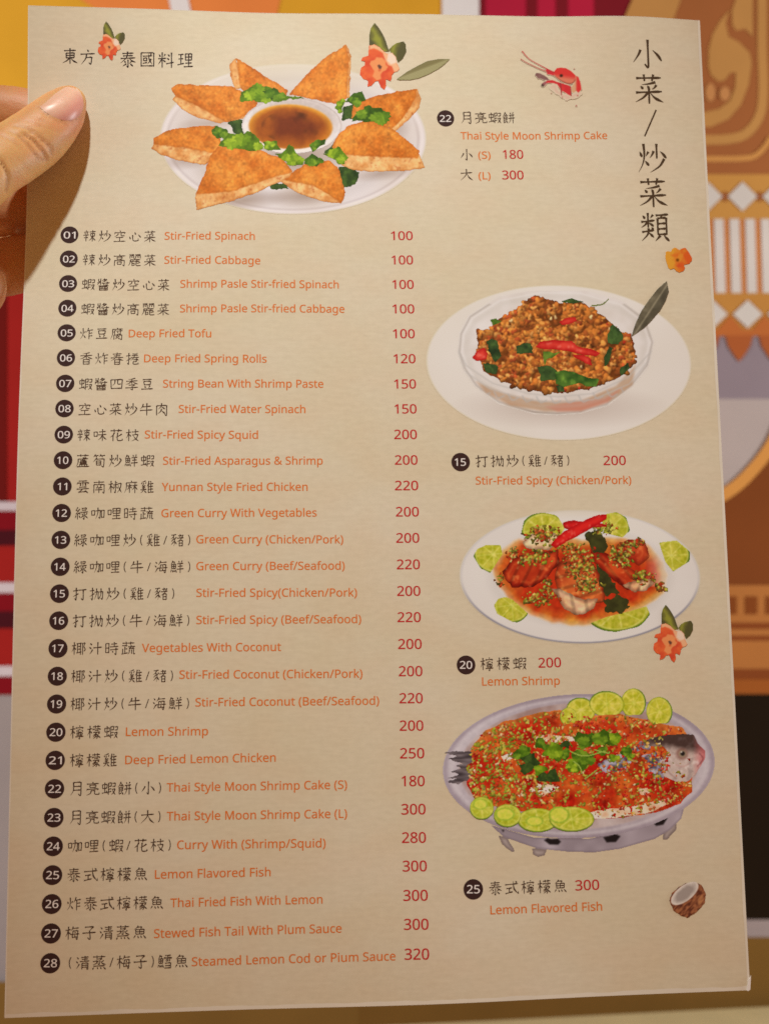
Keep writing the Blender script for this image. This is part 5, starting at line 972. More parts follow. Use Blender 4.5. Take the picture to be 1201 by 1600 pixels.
def chilli(fr, poly, name, P, lev, c0=(176, 26, 24), c1=(218, 66, 50), seed=1, g=1.0):
    a = Art(fr, bbox([poly], 8), g, 0.85); d = a.sd(poly, wob=2.5, ws=18, seed=seed)
    a.over(np.clip(d / (a.st * 1.4) + .5, 0, 1), mix(c0, c1, np.clip(d / 9 * .6 + (a.nz(20, seed, 2) - .5) * .8, 0, 1)))
    hl = np.clip((a.nz(14, seed + 3, 2) - .64) * 8, 0, 1) * np.clip((d - 4) / 4, 0, 1); a.tint(hl * .4, (238, 140, 116))
    a.build(name, P, lev)
chilli(FR2, [(405, 266), (420, 248), (470, 243), (530, 246), (548, 264), (590, 272), (626, 286), (612, 298), (560, 292), (510, 278), (440, 274)], 'chilli_strip', P2, 7, seed=3)
chilli(FR2, [(190, 302), (205, 280), (230, 268), (243, 288), (238, 308), (205, 314)], 'chilli_strip', P2, 7, seed=4)
chilli(FR2, [(486, 182), (505, 168), (540, 164), (547, 178), (520, 188), (495, 192)], 'chilli_strip', P2, 7, seed=5)
chilli(FR2, [(530, 294), (565, 292), (590, 302), (600, 330), (578, 322), (550, 308)], 'chilli_strip', P2, 6, seed=6)

# ---- 3  lemon shrimp
FR3 = (690.0, 770.0, 2.73)
P3 = pic('lemon_shrimp_picture', 'printed picture of red shrimps in orange sauce ringed by lime slices on a white plate')
a = Art(FR3, (60, 50, 1115, 660))
r, th = a.el(588, 358, 511, 284, 1.0)
m = np.clip((1 - r) * 284 / 5 + .5, 0, 1)
col = mix((214, 201, 190), (222, 210, 200), a.nz(170, 3, 2))
low = np.clip((a.Y - 380) / 160, 0, 1)
edge = np.clip((r - .975) / .012, 0, 1) * (low * .9 + .15)
col = mix(col.reshape(-1, 3), np.full((col.size // 3, 3), (112, 106, 120.)), (edge * .8).ravel()).reshape(col.shape)
col = col - (np.clip(1 - np.abs(r - .72) / .09, 0, 1) * 9)[..., None]
a.over(m * (.4 + .6 * np.clip((a.Y - 60) / 60, 0, 1)), col)
a.build('plate', P3, 0, bgc=(206, 187, 156))
pool = [(215, 320), (262, 238), (330, 195), (450, 190), (600, 200), (760, 190), (880, 225), (945, 300), (962, 350), (940, 430), (860, 490), (780, 530), (690, 560), (600, 570), (470, 558), (400, 530), (320, 490), (240, 400)]
a = Art(FR3, bbox([pool], 16))
d = a.sd(pool, wob=8, ws=50, seed=3)
m = np.clip(d / 14 + .5, 0, 1)
t = np.clip(d / 70 + (a.nz(50, 5, 3) - .5) * 1.1, 0, 1)
col = mix((214, 142, 48), (186, 48, 18), t); a.over(m * (.55 + .45 * np.clip(d / 30, 0, 1)) * (1 - .6 * np.clip((a.X - 860) / 80, 0, 1) * (a.Y < 400)), col)
a.grain(.15, 12, 5)
a.build('sauce', P3, 1, bgc=(218, 205, 195))
L3 = [([(338, 170), (350, 118), (380, 92), (430, 84), (490, 96), (524, 150), (500, 190), (400, 200)], (432, 158, 96, 74, 0), 200), ([(680, 110), (700, 90), (745, 82), (785, 105), (802, 160), (770, 190), (690, 170)], (722, 150, 80, 70, 0), 20),
      ([(134, 270), (150, 240), (185, 224), (250, 224), (258, 262), (206, 342), (165, 322)], (218, 262, 84, 80, 0), 150), ([(925, 212), (1000, 203), (1056, 250), (1058, 290), (985, 336), (952, 295)], (978, 268, 80, 70, 0), 30),
      ([(222, 480), (240, 452), (270, 444), (300, 455), (350, 500), (408, 550), (380, 564), (300, 550), (235, 516)], (298, 480, 78, 76, 0), 100), ([(622, 560), (700, 530), (800, 505), (872, 484), (888, 520), (845, 570), (740, 594), (650, 584)], (750, 500, 140, 94, -4), 90)]
for cut, (cx, cy, rx, ry, ro), rs in L3: lime_piece(FR3, cx, cy, rx, ry, ro, 'lime_slice', P3, 2, cut=cut, rindside=rs)
def shrimp(poly, lev, seed, c0, c1, bands=None, pale=0.25):
    a = Art(FR3, bbox([poly], 10), 1.02, 0.85); d = a.sd(poly, wob=6, ws=26, seed=seed)
    t = np.clip(a.nz(46, seed, 2) * 1.3 - .5 + np.clip(d / 34, 0, 1) * .6, 0, 1)
    col = mix(c0, c1, t)
    if bands:
        ph = (a.X * bands[0] + a.Y * bands[1]); col = col * (1 - .22 * np.clip(np.sin(ph) * 2 - .8, 0, 1))[..., None]
    col = col * (.7 + .3 * np.clip(d / 14, 0, 1))[..., None]
    hl = np.clip((a.nz(17, seed + 4, 2) - .66) * 7, 0, 1); col = col + hl[..., None] * np.array((48, 66, 40)) * pale * 2.4
    mid = np.clip(1 - np.abs(d - 22) / 9, 0, 1) * (a.nz(30, seed + 9, 2) > .42); col = col + mid[..., None] * np.array((24, 28, 14))
    a.over(np.clip(d / (a.st * 1.4) + .5, 0, 1), col); a.build('shrimp', P3, lev)
shrimp([(345, 215), (380, 175), (440, 158), (500, 178), (510, 200), (455, 245), (362, 240)], 3, 31, (204, 156, 116), (228, 196, 156))
shrimp([(755, 225), (800, 200), (862, 205), (888, 270), (840, 310), (772, 268)], 3, 32, (160, 36, 18), (204, 84, 40))
shrimp([(255, 340), (300, 282), (360, 262), (430, 255), (495, 238), (500, 300), (440, 372), (380, 402), (300, 402), (270, 375)], 4, 33, (146, 26, 12), (204, 72, 30), (.12, .06))
shrimp([(630, 232), (660, 238), (720, 272), (800, 320), (866, 372), (856, 415), (790, 418), (720, 362), (650, 300)], 4, 34, (150, 26, 12), (206, 74, 30), (.1, -.08))
shrimp([(765, 392), (830, 372), (885, 365), (905, 388), (870, 415), (820, 428)], 5, 35, (206, 138, 96), (230, 186, 146), (.15, .05))
shrimp([(480, 370), (492, 300), (540, 262), (620, 280), (668, 340), (694, 420), (690, 468), (600, 470), (500, 430)], 5, 36, (160, 40, 18), (206, 98, 44), (.03, .12))
shrimp([(465, 412), (500, 410), (560, 435), (610, 455), (668, 452), (650, 492), (600, 518), (560, 516), (520, 492), (490, 440)], 6, 37, (206, 146, 106), (234, 198, 162), (.11, -.02))
a = Art(FR3, (560, 150, 820, 530), 1.0, 0.9)
for pl, sd_ in (([(690, 452), (760, 436), (796, 480), (760, 514), (700, 502)], 3), ([(612, 178), (670, 158), (706, 230), (690, 262), (640, 250)], 4), ([(660, 300), (720, 360), (760, 430), (700, 440), (670, 380)], 5)):
    d = a.sd(pl, wob=12, ws=24, seed=sd_); a.over(np.clip(d / 4 + .5, 0, 1), mix((44, 40, 18), (74, 72, 30), a.nz(20, sd_, 3)))
a.build('herb_leaf', P3, 6)
a = Art(FR3, (220, 90, 980, 520), 1.02, 0.85); rng = np.random.default_rng(5)
den = np.zeros(a.X.shape)
for cx, cy, rx, ry in ((430, 180, 90, 55), (385, 275, 100, 45), (590, 300, 90, 100), (620, 395, 75, 45), (560, 245, 90, 40), (760, 265, 70, 70), (830, 215, 50, 30), (420, 450, 90, 45), (860, 360, 60, 40), (935, 400, 30, 30), (300, 260, 40, 40), (250, 370, 35, 30), (680, 150, 70, 40), (450, 400, 30, 40)):
    r, _ = a.el(cx, cy, rx * .86, ry * .8); den = np.maximum(den, np.clip(1.15 - r, 0, 1))
G3 = [(150, 146, 40), (122, 132, 34), (182, 170, 66), (204, 160, 70), (186, 60, 26), (96, 104, 28), (166, 160, 52), (176, 40, 22), (70, 62, 22)]
a.lumps(320, den, (4, 9), [(120, 60, 24), (150, 60, 24), (80, 70, 24), (110, 100, 30)], rng, .3); a.lumps(560, den, (3, 6.5), G3 + [(186, 170, 80)], rng, .3, 1.0, 1.25); a.lumps(200, den, (2.4, 4.5), [(222, 190, 110), (170, 168, 60), (198, 60, 30)], rng, .35, 1.0, 1.4); a.grain(.1, 4, 2)
a.build('chopped_garnish', P3, 8)
chilli(FR3, [(514, 132), (535, 120), (565, 118), (606, 124), (640, 118), (700, 138), (706, 146), (600, 150), (540, 156), (520, 150)], 'red_chilli', P3, 9, (160, 16, 18), (204, 30, 28), 8)
chilli(FR3, [(464, 226), (480, 200), (520, 166), (570, 138), (620, 110), (670, 94), (702, 91), (698, 112), (660, 138), (600, 172), (540, 204), (485, 234)], 'red_chilli', P3, 10, (176, 14, 18), (214, 36, 30), 9)

# ---- 4  lime fish on an oval metal dish
FR4 = (670.0, 1060.0, 2.555); GN = 1.16
P4 = pic('lemon_fish_picture', 'printed picture of a whole fish under red sauce and limes on an oval metal dish')
a = Art(FR4, (235, 490, 1050, 720), GN)
def fade(c): return np.asarray(c, float)
st = [(245, 585), (420, 636), (640, 640), (860, 588), (1020, 505), (1005, 560), (960, 605), (900, 640), (760, 680), (660, 694), (560, 692), (430, 678), (300, 634)]
for lg in ([(276, 626), (312, 636), (342, 690), (326, 692), (292, 662)], [(412, 678), (470, 684), (462, 706), (432, 712), (414, 702)], [(936, 615), (985, 572), (988, 600), (948, 645), (930, 642)]):
    d = a.sd(lg, wob=2); a.over(np.clip(d / 3 + .5, 0, 1), mix((116, 98, 92), (166, 148, 140), np.clip(d / 16, 0, 1)))
d = a.sd(st); a.over(np.clip(d / 4 + .5, 0, 1), mix((138, 122, 126), (170, 154, 158), np.clip(a.nz(80, 4, 2) * 1.5 - .3, 0, 1)))
a.tint(np.clip(1 - np.abs(d - 3) / 4, 0, 1) * .5, (104, 88, 96))
for ho in ([(458, 646), (472, 638), (490, 642), (514, 640), (526, 652), (515, 664), (480, 663)], [(694, 634), (722, 628), (742, 620), (763, 630), (745, 653), (708, 655)], [(897, 580), (925, 560), (952, 556), (934, 584), (905, 589)], [(288, 604), (300, 606), (296, 614)]):
    a.over(a.pm(ho, soft=4), (30, 22, 22))
a.build('dish_stand', P4, 0)
a = Art(FR4, (45, 50, 1150, 650), GN)
r, th = a.el(597, 350, 542, 287, -2.5)
m = np.clip((1 - r) * 287 / 4 + .5, 0, 1)
col = mix((158, 142, 146), (184, 170, 172), np.clip(.5 + .5 * np.sin(th * 2 + 1) + (a.nz(60, 3, 3) - .5), 0, 1))
col = mix(col.reshape(-1, 3), np.full((col.size // 3, 3), (132, 114, 124.)), (np.clip(1 - np.abs(r - .985) / .03, 0, 1) * .55).ravel()).reshape(col.shape)
col = mix(col.reshape(-1, 3), np.full((col.size // 3, 3), (202, 190, 190.)), (np.clip(1 - np.abs(r - .935) / .03, 0, 1) * .5).ravel()).reshape(col.shape)
inn = np.clip((.89 - r) / .02, 0, 1); ic = mix((150, 120, 112), (190, 172, 166), np.clip(a.nz(80, 9, 3) * 1.8 - .4, 0, 1))
col = col * (1 - inn[..., None]) + ic * inn[..., None]
a.over(m, col); a.grain(.04, 10, 3); a.build('metal_dish', P4, 1)
sauce = [(162, 300), (185, 255), (222, 215), (290, 180), (360, 155), (440, 138), (520, 128), (640, 150), (760, 140), (860, 160), (960, 185), (1010, 200), (1045, 245), (1066, 330), (1052, 400), (1042, 450), (1000, 495), (920, 530), (760, 560), (640, 565), (540, 545), (420, 540), (300, 520), (180, 480), (148, 420), (152, 350)]
a = Art(FR4, bbox([sauce], 16), GN)
d = a.sd(sauce, wob=8, ws=50, seed=8)
t = np.clip(a.nz(70, 12, 3) * 2.4 - .75, 0, 1)
t = np.clip(t * .75, 0, 1); col = mix((172, 26, 12), (204, 104, 34), t)
col = mix(col.reshape(-1, 3), np.full((col.size // 3, 3), (200, 116, 48.)), (np.clip(1 - d / 45, 0, 1) * (a.Y < 300) * .9).ravel()).reshape(col.shape)
col = col + (np.clip((a.nz(11, 61, 3) - .60) * 5, 0, 1))[..., None] * np.array((30, 40, 26)) - (np.clip((a.nz(28, 62, 3) - .56) * 4, 0, 1))[..., None] * np.array((44, 14, 8))
a.over(np.clip(d / 8 + .5, 0, 1), np.clip(col, 4, 250)); a.grain(.14, 9, 3)
a.build('sauce', P4, 2)
# fish: tail, flesh, skin, head
tail = [(55, 295), (110, 291), (168, 293), (172, 330), (150, 348), (165, 375), (178, 402), (140, 412), (110, 424), (70, 412), (118, 400), (70, 398), (122, 384), (84, 372), (130, 360), (104, 348), (138, 340), (70, 318), (118, 312)]
a = Art(FR4, bbox([tail], 10), GN); d = a.sd(tail, wob=4, ws=12, seed=2)
a.over(np.clip(d / 4 + .5, 0, 1), mix((58, 48, 50), (120, 106, 106), np.clip(vnoise(a.X / 40, a.Y / 5, 4) * 1.3 - .15, 0, 1))); a.build('fish_tail', P4, 3)
a = Art(FR4, (270, 210, 970, 575), GN)
for pl, sd_ in (([(412, 242), (440, 228), (475, 221), (530, 230), (582, 236), (588, 252), (500, 257), (440, 252)], 3), ([(585, 545), (640, 532), (700, 524), (800, 512), (870, 496), (940, 484), (956, 498), (905, 530), (830, 545), (760, 556), (650, 562)], 4),
                ([(395, 445), (430, 420), (520, 428), (500, 450), (450, 470)], 5), ([(285, 310), (330, 292), (345, 315), (300, 335)], 6), ([(835, 445), (870, 435), (880, 460), (845, 468)], 7)):
    d = a.sd(pl, wob=6, ws=24, seed=sd_); a.over(np.clip(d / 8 + .4, 0, 1), mix((200, 150, 112), (234, 212, 188), np.clip(a.nz(26, sd_, 3) * 2 - .4, 0, 1)))
a.build('fish_flesh', P4, 3)
a = Art(FR4, (650, 220, 960, 420), GN)
for pl, sd_ in (([(668, 345), (720, 315), (790, 300), (810, 330), (780, 365), (690, 380)], 3), ([(850, 310), (900, 290), (950, 330), (940, 400), (895, 405)], 4), ([(790, 290), (840, 250), (900, 245), (880, 290)], 5)):
    d = a.sd(pl, wob=10, ws=26, seed=sd_); a.over(np.clip(d / 6 + .3, 0, 1) * .92, mix((74, 66, 80), (176, 166, 176), np.clip(a.nz(16, sd_, 3) * 2.4 - .7, 0, 1)))
a.build('fish_skin', P4, 4)
head = [(835, 262), (880, 240), (940, 226), (1000, 222), (1055, 224), (1072, 262), (1102, 288), (1098, 325), (1085, 345), (1062, 385), (1030, 412), (985, 412), (940, 392), (918, 345), (930, 318), (960, 300), (930, 272), (860, 272)]
a = Art(FR4, bbox([head], 10), GN, 0.85); d = a.sd(head, wob=3, ws=20, seed=3)
t = np.clip((a.Y - 255 - (a.X - 930) * .12) / 34 + (a.nz(22, 4, 3) - .5) * .8, 0, 1)
col = mix((70, 50, 44), (188, 164, 152), t)
pk = np.clip((a.X - 1050) / 40, 0, 1); col = mix(col.reshape(-1, 3), np.full((col.size // 3, 3), (190, 92, 92.)), (pk * .75).ravel()).reshape(col.shape)
a.over(np.clip(d / (a.st * 1.4) + .5, 0, 1), col)
a.tint(a.line([(940, 330), (952, 370), (985, 400)], 5) * .5, (140, 96, 90)); a.tint(a.line([(1078, 300), (1092, 322), (1070, 350)], 5) * .6, (112, 50, 52)); a.tint(a.line([(985, 345), (1010, 352), (1040, 340)], 4) * .4, (190, 120, 112))
a.tint(a.em(1008, 302, 24, 23, soft=12) * .7, (120, 76, 64)); a.tint(a.em(1010, 301, 15, 14, soft=6), (152, 130, 102)); a.tint(a.em(1011, 300, 9, 9, soft=5), (30, 24, 22)); a.tint(a.em(1006, 294, 3.0, 3.0), (226, 216, 204))
gl = np.clip((a.nz(16, 14, 3) - .58) * 5, 0, 1) * np.clip((a.Y - 300) / 30, 0, 1) * (a.a > .5); a.tint(gl * .5, (226, 212, 204)); dk = np.clip((a.nz(20, 24, 3) - .58) * 5, 0, 1) * (a.a > .5); a.tint(dk * .35, (110, 92, 90))
a.grain(.08, 5, 3); a.build('fish_head', P4, 5)
a = Art(FR4, (140, 115, 1075, 560), GN, 0.8); rng = np.random.default_rng(21)
d = a.sd(sauce, wob=8, ws=50, seed=8); base = np.clip(d / 12, 0, 1)
hm = np.clip(-a.sd(head) / 6, 0, 1) + .10 + .9 * np.clip((965 - a.X) / 40, 0, 1)
base = base * np.clip(hm, 0, 1)
left = np.clip((a.X * .5 + (500 - a.Y) * -.6) / -200 + .95, 0, 1)
grn = base * np.clip(np.exp(-((a.X - 230) / 150) ** 2 - ((a.Y - 430) / 110) ** 2) + .8 * np.exp(-((a.X - 300) / 170) ** 2 - ((a.Y - 230) / 70) ** 2) + .18, 0, 1)
mix_ = base * np.clip(.20 + .9 * (a.nz(60, 31, 2) > .5) - .9 * np.exp(-((a.X - 640) / 110) ** 2 - ((a.Y - 475) / 45) ** 2) - .4 * np.exp(-((a.X - 330) / 90) ** 2 - ((a.Y - 340) / 60) ** 2), 0, 1)
a.lumps(700, grn, (3.2, 7), [(150, 146, 44), (128, 132, 36), (168, 154, 58), (104, 110, 28), (190, 140, 56), (140, 128, 40)], rng, .32, .9, 1.25)
a.lumps(900, mix_, (2.8, 6), [(190, 126, 58), (206, 164, 96), (186, 34, 22), (164, 148, 50), (200, 96, 38), (172, 24, 18), (140, 130, 38), (160, 40, 22)], rng, .3, .9, 1.3)
a.lumps(420, base * (a.nz(40, 41, 2) > .44), (2.4, 5), [(200, 40, 28), (210, 160, 84), (168, 150, 50), (226, 190, 146), (186, 66, 30)], rng, .3, .8, 1.2)
gl = np.clip((a.nz(9, 51, 3) - .62) * 6, 0, 1) * base * (a.a > .5); a.tint(gl * .45, (236, 206, 170))
a.grain(.12, 4, 3); a.build('chopped_garnish', P4, 6)
HL = [((375, 300), 44, 'm'), ((405, 325), 36, 'd'), ((385, 358), 32, 'd'), ((445, 262), 34, 'm'), ((500, 292), 46, 'l'), ((540, 264), 26, 'd'), ((540, 305), 28, 'm'), ((622, 240), 46, 'm'), ((690, 238), 44, 'm'), ((728, 240), 38, 'l'), ((612, 325), 52, 'm'), ((575, 352), 34, 'l'), ((440, 366), 32, 'l'), ((488, 395), 36, 'd'), ((450, 398), 26, 'd'), ((738, 318), 22, 'l'), ((785, 290), 24, 'm'), ((690, 290), 24, 'm'), ((800, 312), 18, 'l')]
rng = np.random.default_rng(8)
for k, ((cx, cy), R, kd) in enumerate(HL):
    n = 9; ang = np.arange(n) / n * 6.283 + rng.uniform(0, 6)
    pl = [(cx + R * (1.0 if i % 3 else .68) * rng.uniform(.8, 1.15) * math.cos(t), cy + R * .82 * (1.0 if i % 3 else .66) * rng.uniform(.8, 1.15) * math.sin(t)) for i, t in enumerate(ang)]
    herb(pl, kd, 300 + k, 8 + k % 3, P4, FR4, GN)
a = Art(FR4, (560, 250, 730, 420), GN)
for L_ in ([(560, 290), (620, 310), (700, 290)], [(622, 400), (650, 380), (668, 366)], [(575, 330), (600, 352), (608, 378)], [(660, 285), (712, 298), (720, 292)]): a.over(a.line(L_, 5), (140, 160, 64))
a.build('herb_stem', P4, 11)
for cx, cy, rx, ry, ro, rs in ((555, 152, 34, 36, 0, 180), (605, 126, 58, 50, 10, 250), (815, 98, 50, 58, 0, 0), (708, 102, 70, 52, 4, 250), (918, 132, 52, 58, -10, 10)):
    lime_piece(FR4, cx, cy, rx, ry, ro, 'lime_slice', P4, 5, gain=GN, rindside=rs, cut=[(cx - 80, cy - 80), (cx + 80, cy - 80), (cx + 80, cy + ry * .86), (cx + 20, cy + ry * .8), (cx - 80, cy + ry * .95)])
for cx, cy, rx, ry, inn in ((210, 518, 48, 46, (204, 502, 30, 22)), (312, 548, 55, 46, (302, 542, 40, 26)), (432, 566, 80, 48, (420, 570, 36, 20)), (568, 562, 90, 50, (518, 545, 42, 34))):
    lime_piece(FR4, cx, cy, rx, ry, 0, 'lime_slice', P4, 13, gain=GN, rindside=100, inner=inn, base=(176, 172, 46))

# ---- flowers, leaves and small paintings
FL = [([(300, 105), (345, 160), (385, 225), (415, 290), (440, 370), (456, 402), (400, 404), (350, 350), (245, 332), (245, 230), (262, 160)], 0), ([(452, 382), (485, 345), (525, 318), (602, 299), (626, 332), (628, 410), (592, 480), (545, 520), (520, 460), (470, 412)], 1)]
PET = [(245, 345), (290, 330), (350, 360), (430, 430), (480, 420), (520, 460), (530, 530), (562, 580), (540, 610), (500, 622), (480, 650), (470, 716), (418, 692), (420, 760), (400, 802), (365, 776), (340, 716), (305, 716), (270, 760), (228, 773), (235, 706), (180, 692), (147, 640), (160, 580), (200, 546), (196, 508), (160, 500), (175, 466), (235, 450), (240, 400)]
def flower(cx, cy, k):
    fr = (cx - 352 / (6.672 / k), cy - 560 / (6.672 / k), 6.672 / k)
    g = pic('flower_print', None or 'printed orange flower with two green leaves'); del g['label']
    for pl, i in FL:
        a = Art(fr, bbox([pl], 14), 1.0, 0.7); d = a.sd(pl)
        t = np.clip(.9 - (np.abs(a.X - (345 if i == 0 else 520) - (a.Y - 300) * (.5 if i == 0 else -.3)) / 70) + (a.nz(70, 3 + i, 3) - .5) * 1.2, 0, 1)
        a.over(np.clip(d / (a.st * 1.3) + .5, 0, 1), mix((84, 76, 42), (140, 134, 48), t)); a.build('leaf', g, 14)
    a = Art(fr, bbox([PET], 14), 1.0, 0.7); d = a.sd(PET, wob=5, ws=40, seed=4)
    a.over(np.clip(d / (a.st * 1.3) + .5, 0, 1), mix((200, 66, 40), (222, 98, 50), np.clip(a.nz(60, 3, 3) * 1.8 - .4, 0, 1)))
    for pl, c, sf in (([(245, 345), (290, 330), (350, 358), (430, 430), (480, 420), (520, 460), (530, 530), (562, 580), (540, 612), (505, 620), (480, 560), (440, 545), (405, 480), (385, 420), (330, 385), (290, 372), (250, 385)], (230, 172, 126), 14),
                      ([(248, 535), (262, 505), (305, 490), (320, 462), (350, 470), (380, 468), (416, 505), (415, 545), (440, 562), (420, 600), (385, 615), (362, 645), (368, 690), (325, 706), (278, 665), (298, 610), (270, 570)], (226, 142, 84), 10),
                      ([(440, 425), (482, 420), (520, 462), (530, 520), (470, 540), (430, 500)], (226, 196, 172), 14)):
        a.tint(a.pm(pl, soft=sf) * .9, c)
    a.tint(a.pm([(328, 550), (350, 540), (376, 562), (364, 590), (345, 585)], soft=8), (98, 58, 46)); a.tint(a.em(352, 600, 14, 14, soft=8) * .7, (196, 84, 44))
    a.build('petals', g, 15)
flower(171, 73.5, .585); flower(592.8, 104, 1.0); flower(1046, 1003.5, .86)
fr = (540.0, 20.0, 6.672)
pl = [(524, 700), (570, 665), (640, 615), (740, 560), (850, 505), (960, 485), (1086, 482), (1040, 530), (960, 590), (870, 640), (760, 685), (660, 705)]
a = Art(fr, bbox([pl], 12), 1.0, 0.7); d = a.sd(pl)
ax = (a.Y - 700) + (a.X - 524) * .385; s_ = np.sin(ax * .42)
col = mix((128, 116, 76), (186, 172, 122), np.clip(s_ * .8 + .3, 0, 1)); top = np.clip(-ax / 14 - .2, 0, 1)
col = mix(col.reshape(-1, 3), np.full((col.size // 3, 3), (120, 106, 66.)), (top * .9).ravel()).reshape(col.shape)
col = mix(col.reshape(-1, 3), np.full((col.size // 3, 3), (106, 98, 60.)), (np.clip(1 - d / 9, 0, 1) * .8).ravel()).reshape(col.shape)
a.over(np.clip(d / (a.st * 1.3) + .5, 0, 1), col); a.build('leaf_print', menu, 15)
pl = [(731, 232), (745, 188), (765, 145), (790, 108), (822, 68), (852, 42), (859, 78), (848, 110), (830, 142), (802, 175), (778, 200), (752, 218)]
a = Art(FR2, bbox([pl], 8), 1.0, 0.7); d = a.sd(pl)
ax = (a.X - 733) * .83 + (a.Y - 230) * .55; ax = ((a.X - 735) * 180 + (a.Y - 230) * 118) / 215
col = mix((86, 76, 58), (140, 126, 100), np.clip(a.nz(20, 3, 3) * .8 + np.clip(1 - np.abs(ax - 3) / 5, 0, 1) * .8 - .1, 0, 1)); col = col * np.where(ax > 4, .86, 1.0)[..., None]
a.over(np.clip(d / (a.st * 1.3) + .5, 0, 1), col); a.build('leaf_print', menu, 15)
fr = (1020.0, 370.0, 15.01)
pl = [(290, 352), (350, 345), (410, 358), (430, 300), (480, 262), (540, 266), (605, 312), (680, 275), (750, 262), (790, 310), (850, 400), (905, 500), (890, 580), (840, 630), (720, 660), (742, 745), (700, 805), (610, 840), (540, 810), (480, 740), (400, 770), (345, 730), (310, 620), (282, 480)]
a = Art(fr, bbox([pl], 30), 1.0, 0.6); d = a.sd(pl, wob=8, ws=60)
t = np.clip((a.X - 480) / 260 + (a.nz(110, 3, 3) - .5) * 1.5, 0, 1)
a.over(np.clip(d / (a.st * 1.3) + .5, 0, 1), mix((212, 142, 44), (206, 84, 30), t))
a.tint(a.pm([(560, 470), (620, 390), (690, 400), (700, 480), (640, 560), (560, 600)], soft=40) * .8, (212, 130, 42)); a.tint(a.pm([(530, 690), (600, 640), (640, 690), (590, 730)], soft=30) * .8, (196, 76, 34))
a.tint(a.em(565, 548, 36, 36, soft=30), (120, 62, 10)); a.build('blossom_print', menu, 15)
# shrimp painting
fr = (800.0, 60.0, 9.238)
a = Art(fr, (100, 160, 1020, 1000), 1.0, 0.7)
wash = a.pm([(540, 690), (620, 680), (700, 800), (830, 840), (960, 770), (990, 790), (900, 860), (780, 880), (640, 800)], soft=50, wob=20, ws=60); a.over(wash * .45, (206, 140, 126))
a.over(a.pm([(325, 530), (345, 497), (400, 505), (470, 545), (540, 600), (470, 608), (420, 585), (360, 578)], soft=12, wob=8, ws=40), mix((108, 66, 62), (150, 110, 100), a.nz(40, 3)))
a.over(a.pm([(420, 655), (470, 625), (530, 615), (500, 650), (450, 698), (430, 690)], soft=12, wob=6, ws=40), (150, 86, 84)); a.over(a.em(435, 680, 22, 20, soft=12), (84, 60, 50))
a.over(a.pm([(500, 610), (580, 605), (680, 640), (840, 690), (848, 830), (800, 810), (715, 760), (700, 820), (688, 720), (640, 660), (560, 645), (480, 650)], soft=10, wob=6, ws=40), mix((186, 36, 44), (212, 56, 50), a.nz(60, 4)))
a.over(a.line([(690, 650), (700, 740), (708, 820)], (12, 14, 8)), (128, 50, 48)); a.over(a.line([(838, 700), (845, 780), (846, 830)], 12), (140, 50, 46))
a.over(a.pm([(840, 720), (890, 650), (900, 530), (950, 560), (980, 640), (995, 740), (950, 785), (920, 760), (880, 790), (850, 770)], soft=12), mix((200, 150, 110), (206, 48, 44), np.clip((a.X - 905) / 30, 0, 1)))
a.over(a.pm([(480, 440), (580, 485), (620, 500), (590, 540), (500, 515), (490, 490)], soft=10, wob=5, ws=30), (196, 44, 50))
hd = [(580, 510), (610, 470), (640, 432), (700, 424), (770, 432), (840, 470), (905, 530), (908, 600), (880, 650), (820, 655), (740, 630), (660, 585)]
m = a.pm(hd, soft=8); t = np.clip((a.Y - 520 - (a.X - 700) * .15) / 60, 0, 1); a.over(m, mix((204, 50, 44), (206, 112, 84), t))
a.over(a.line([(590, 535), (680, 600), (780, 650), (860, 650), (905, 600)], (8, 12, 18, 14, 10)) * .85, (130, 58, 40))
a.over(a.em(703, 540, 24, 22, soft=10), (60, 32, 20))
a.over(a.line([(142, 190), (200, 260), (260, 312), (380, 380), (520, 455), (600, 495)], (16, 12, 10, 10, 16, 20)), (176, 44, 44)); a.over(a.line([(122, 302), (190, 345), (290, 395), (400, 445), (520, 490)], (12, 10, 11, 11, 16)), (164, 56, 50))
for x, y, q_ in ((718, 852, 10), (920, 972, 12), (560, 790, 6), (890, 440, 8), (940, 830, 12)): a.over(a.em(x, y, q_, q_, soft=8) * .6, (160, 60, 60))
a.build('shrimp_print', menu, 15, bgc=(206, 187, 156))
# coconut
fr = (670.0, 1340.0, 2.262)
pl = [(848, 150), (856, 125), (882, 104), (905, 90), (936, 84), (964, 98), (976, 130), (972, 160), (944, 192), (912, 211), (886, 204), (862, 185)]
a = Art(fr, bbox([pl], 6), 1.14, 0.6); d = a.sd(pl, wob=2, ws=10)
a.over(np.clip(d / (a.st * 1.3) + .5, 0, 1), mix((88, 44, 30), (152, 92, 58), np.clip(vnoise((a.X + a.Y) / 6, (a.X - a.Y) / 16, 3) * 1.4 - .2, 0, 1)))
r, th = a.el(902, 126, 58, 27, -38); m = np.clip((1 - r) * 27 / 2 + .5, 0, 1)
a.tint(m, mix((150, 134, 124), (206, 190, 176), np.clip((r - .55) / .4 + (a.nz(14, 5) - .5) * .6, 0, 1)))
a.tint(a.em(958, 150, 9, 18, 20, soft=4) * .6, (186, 126, 78)); a.build('coconut_print', menu, 15)

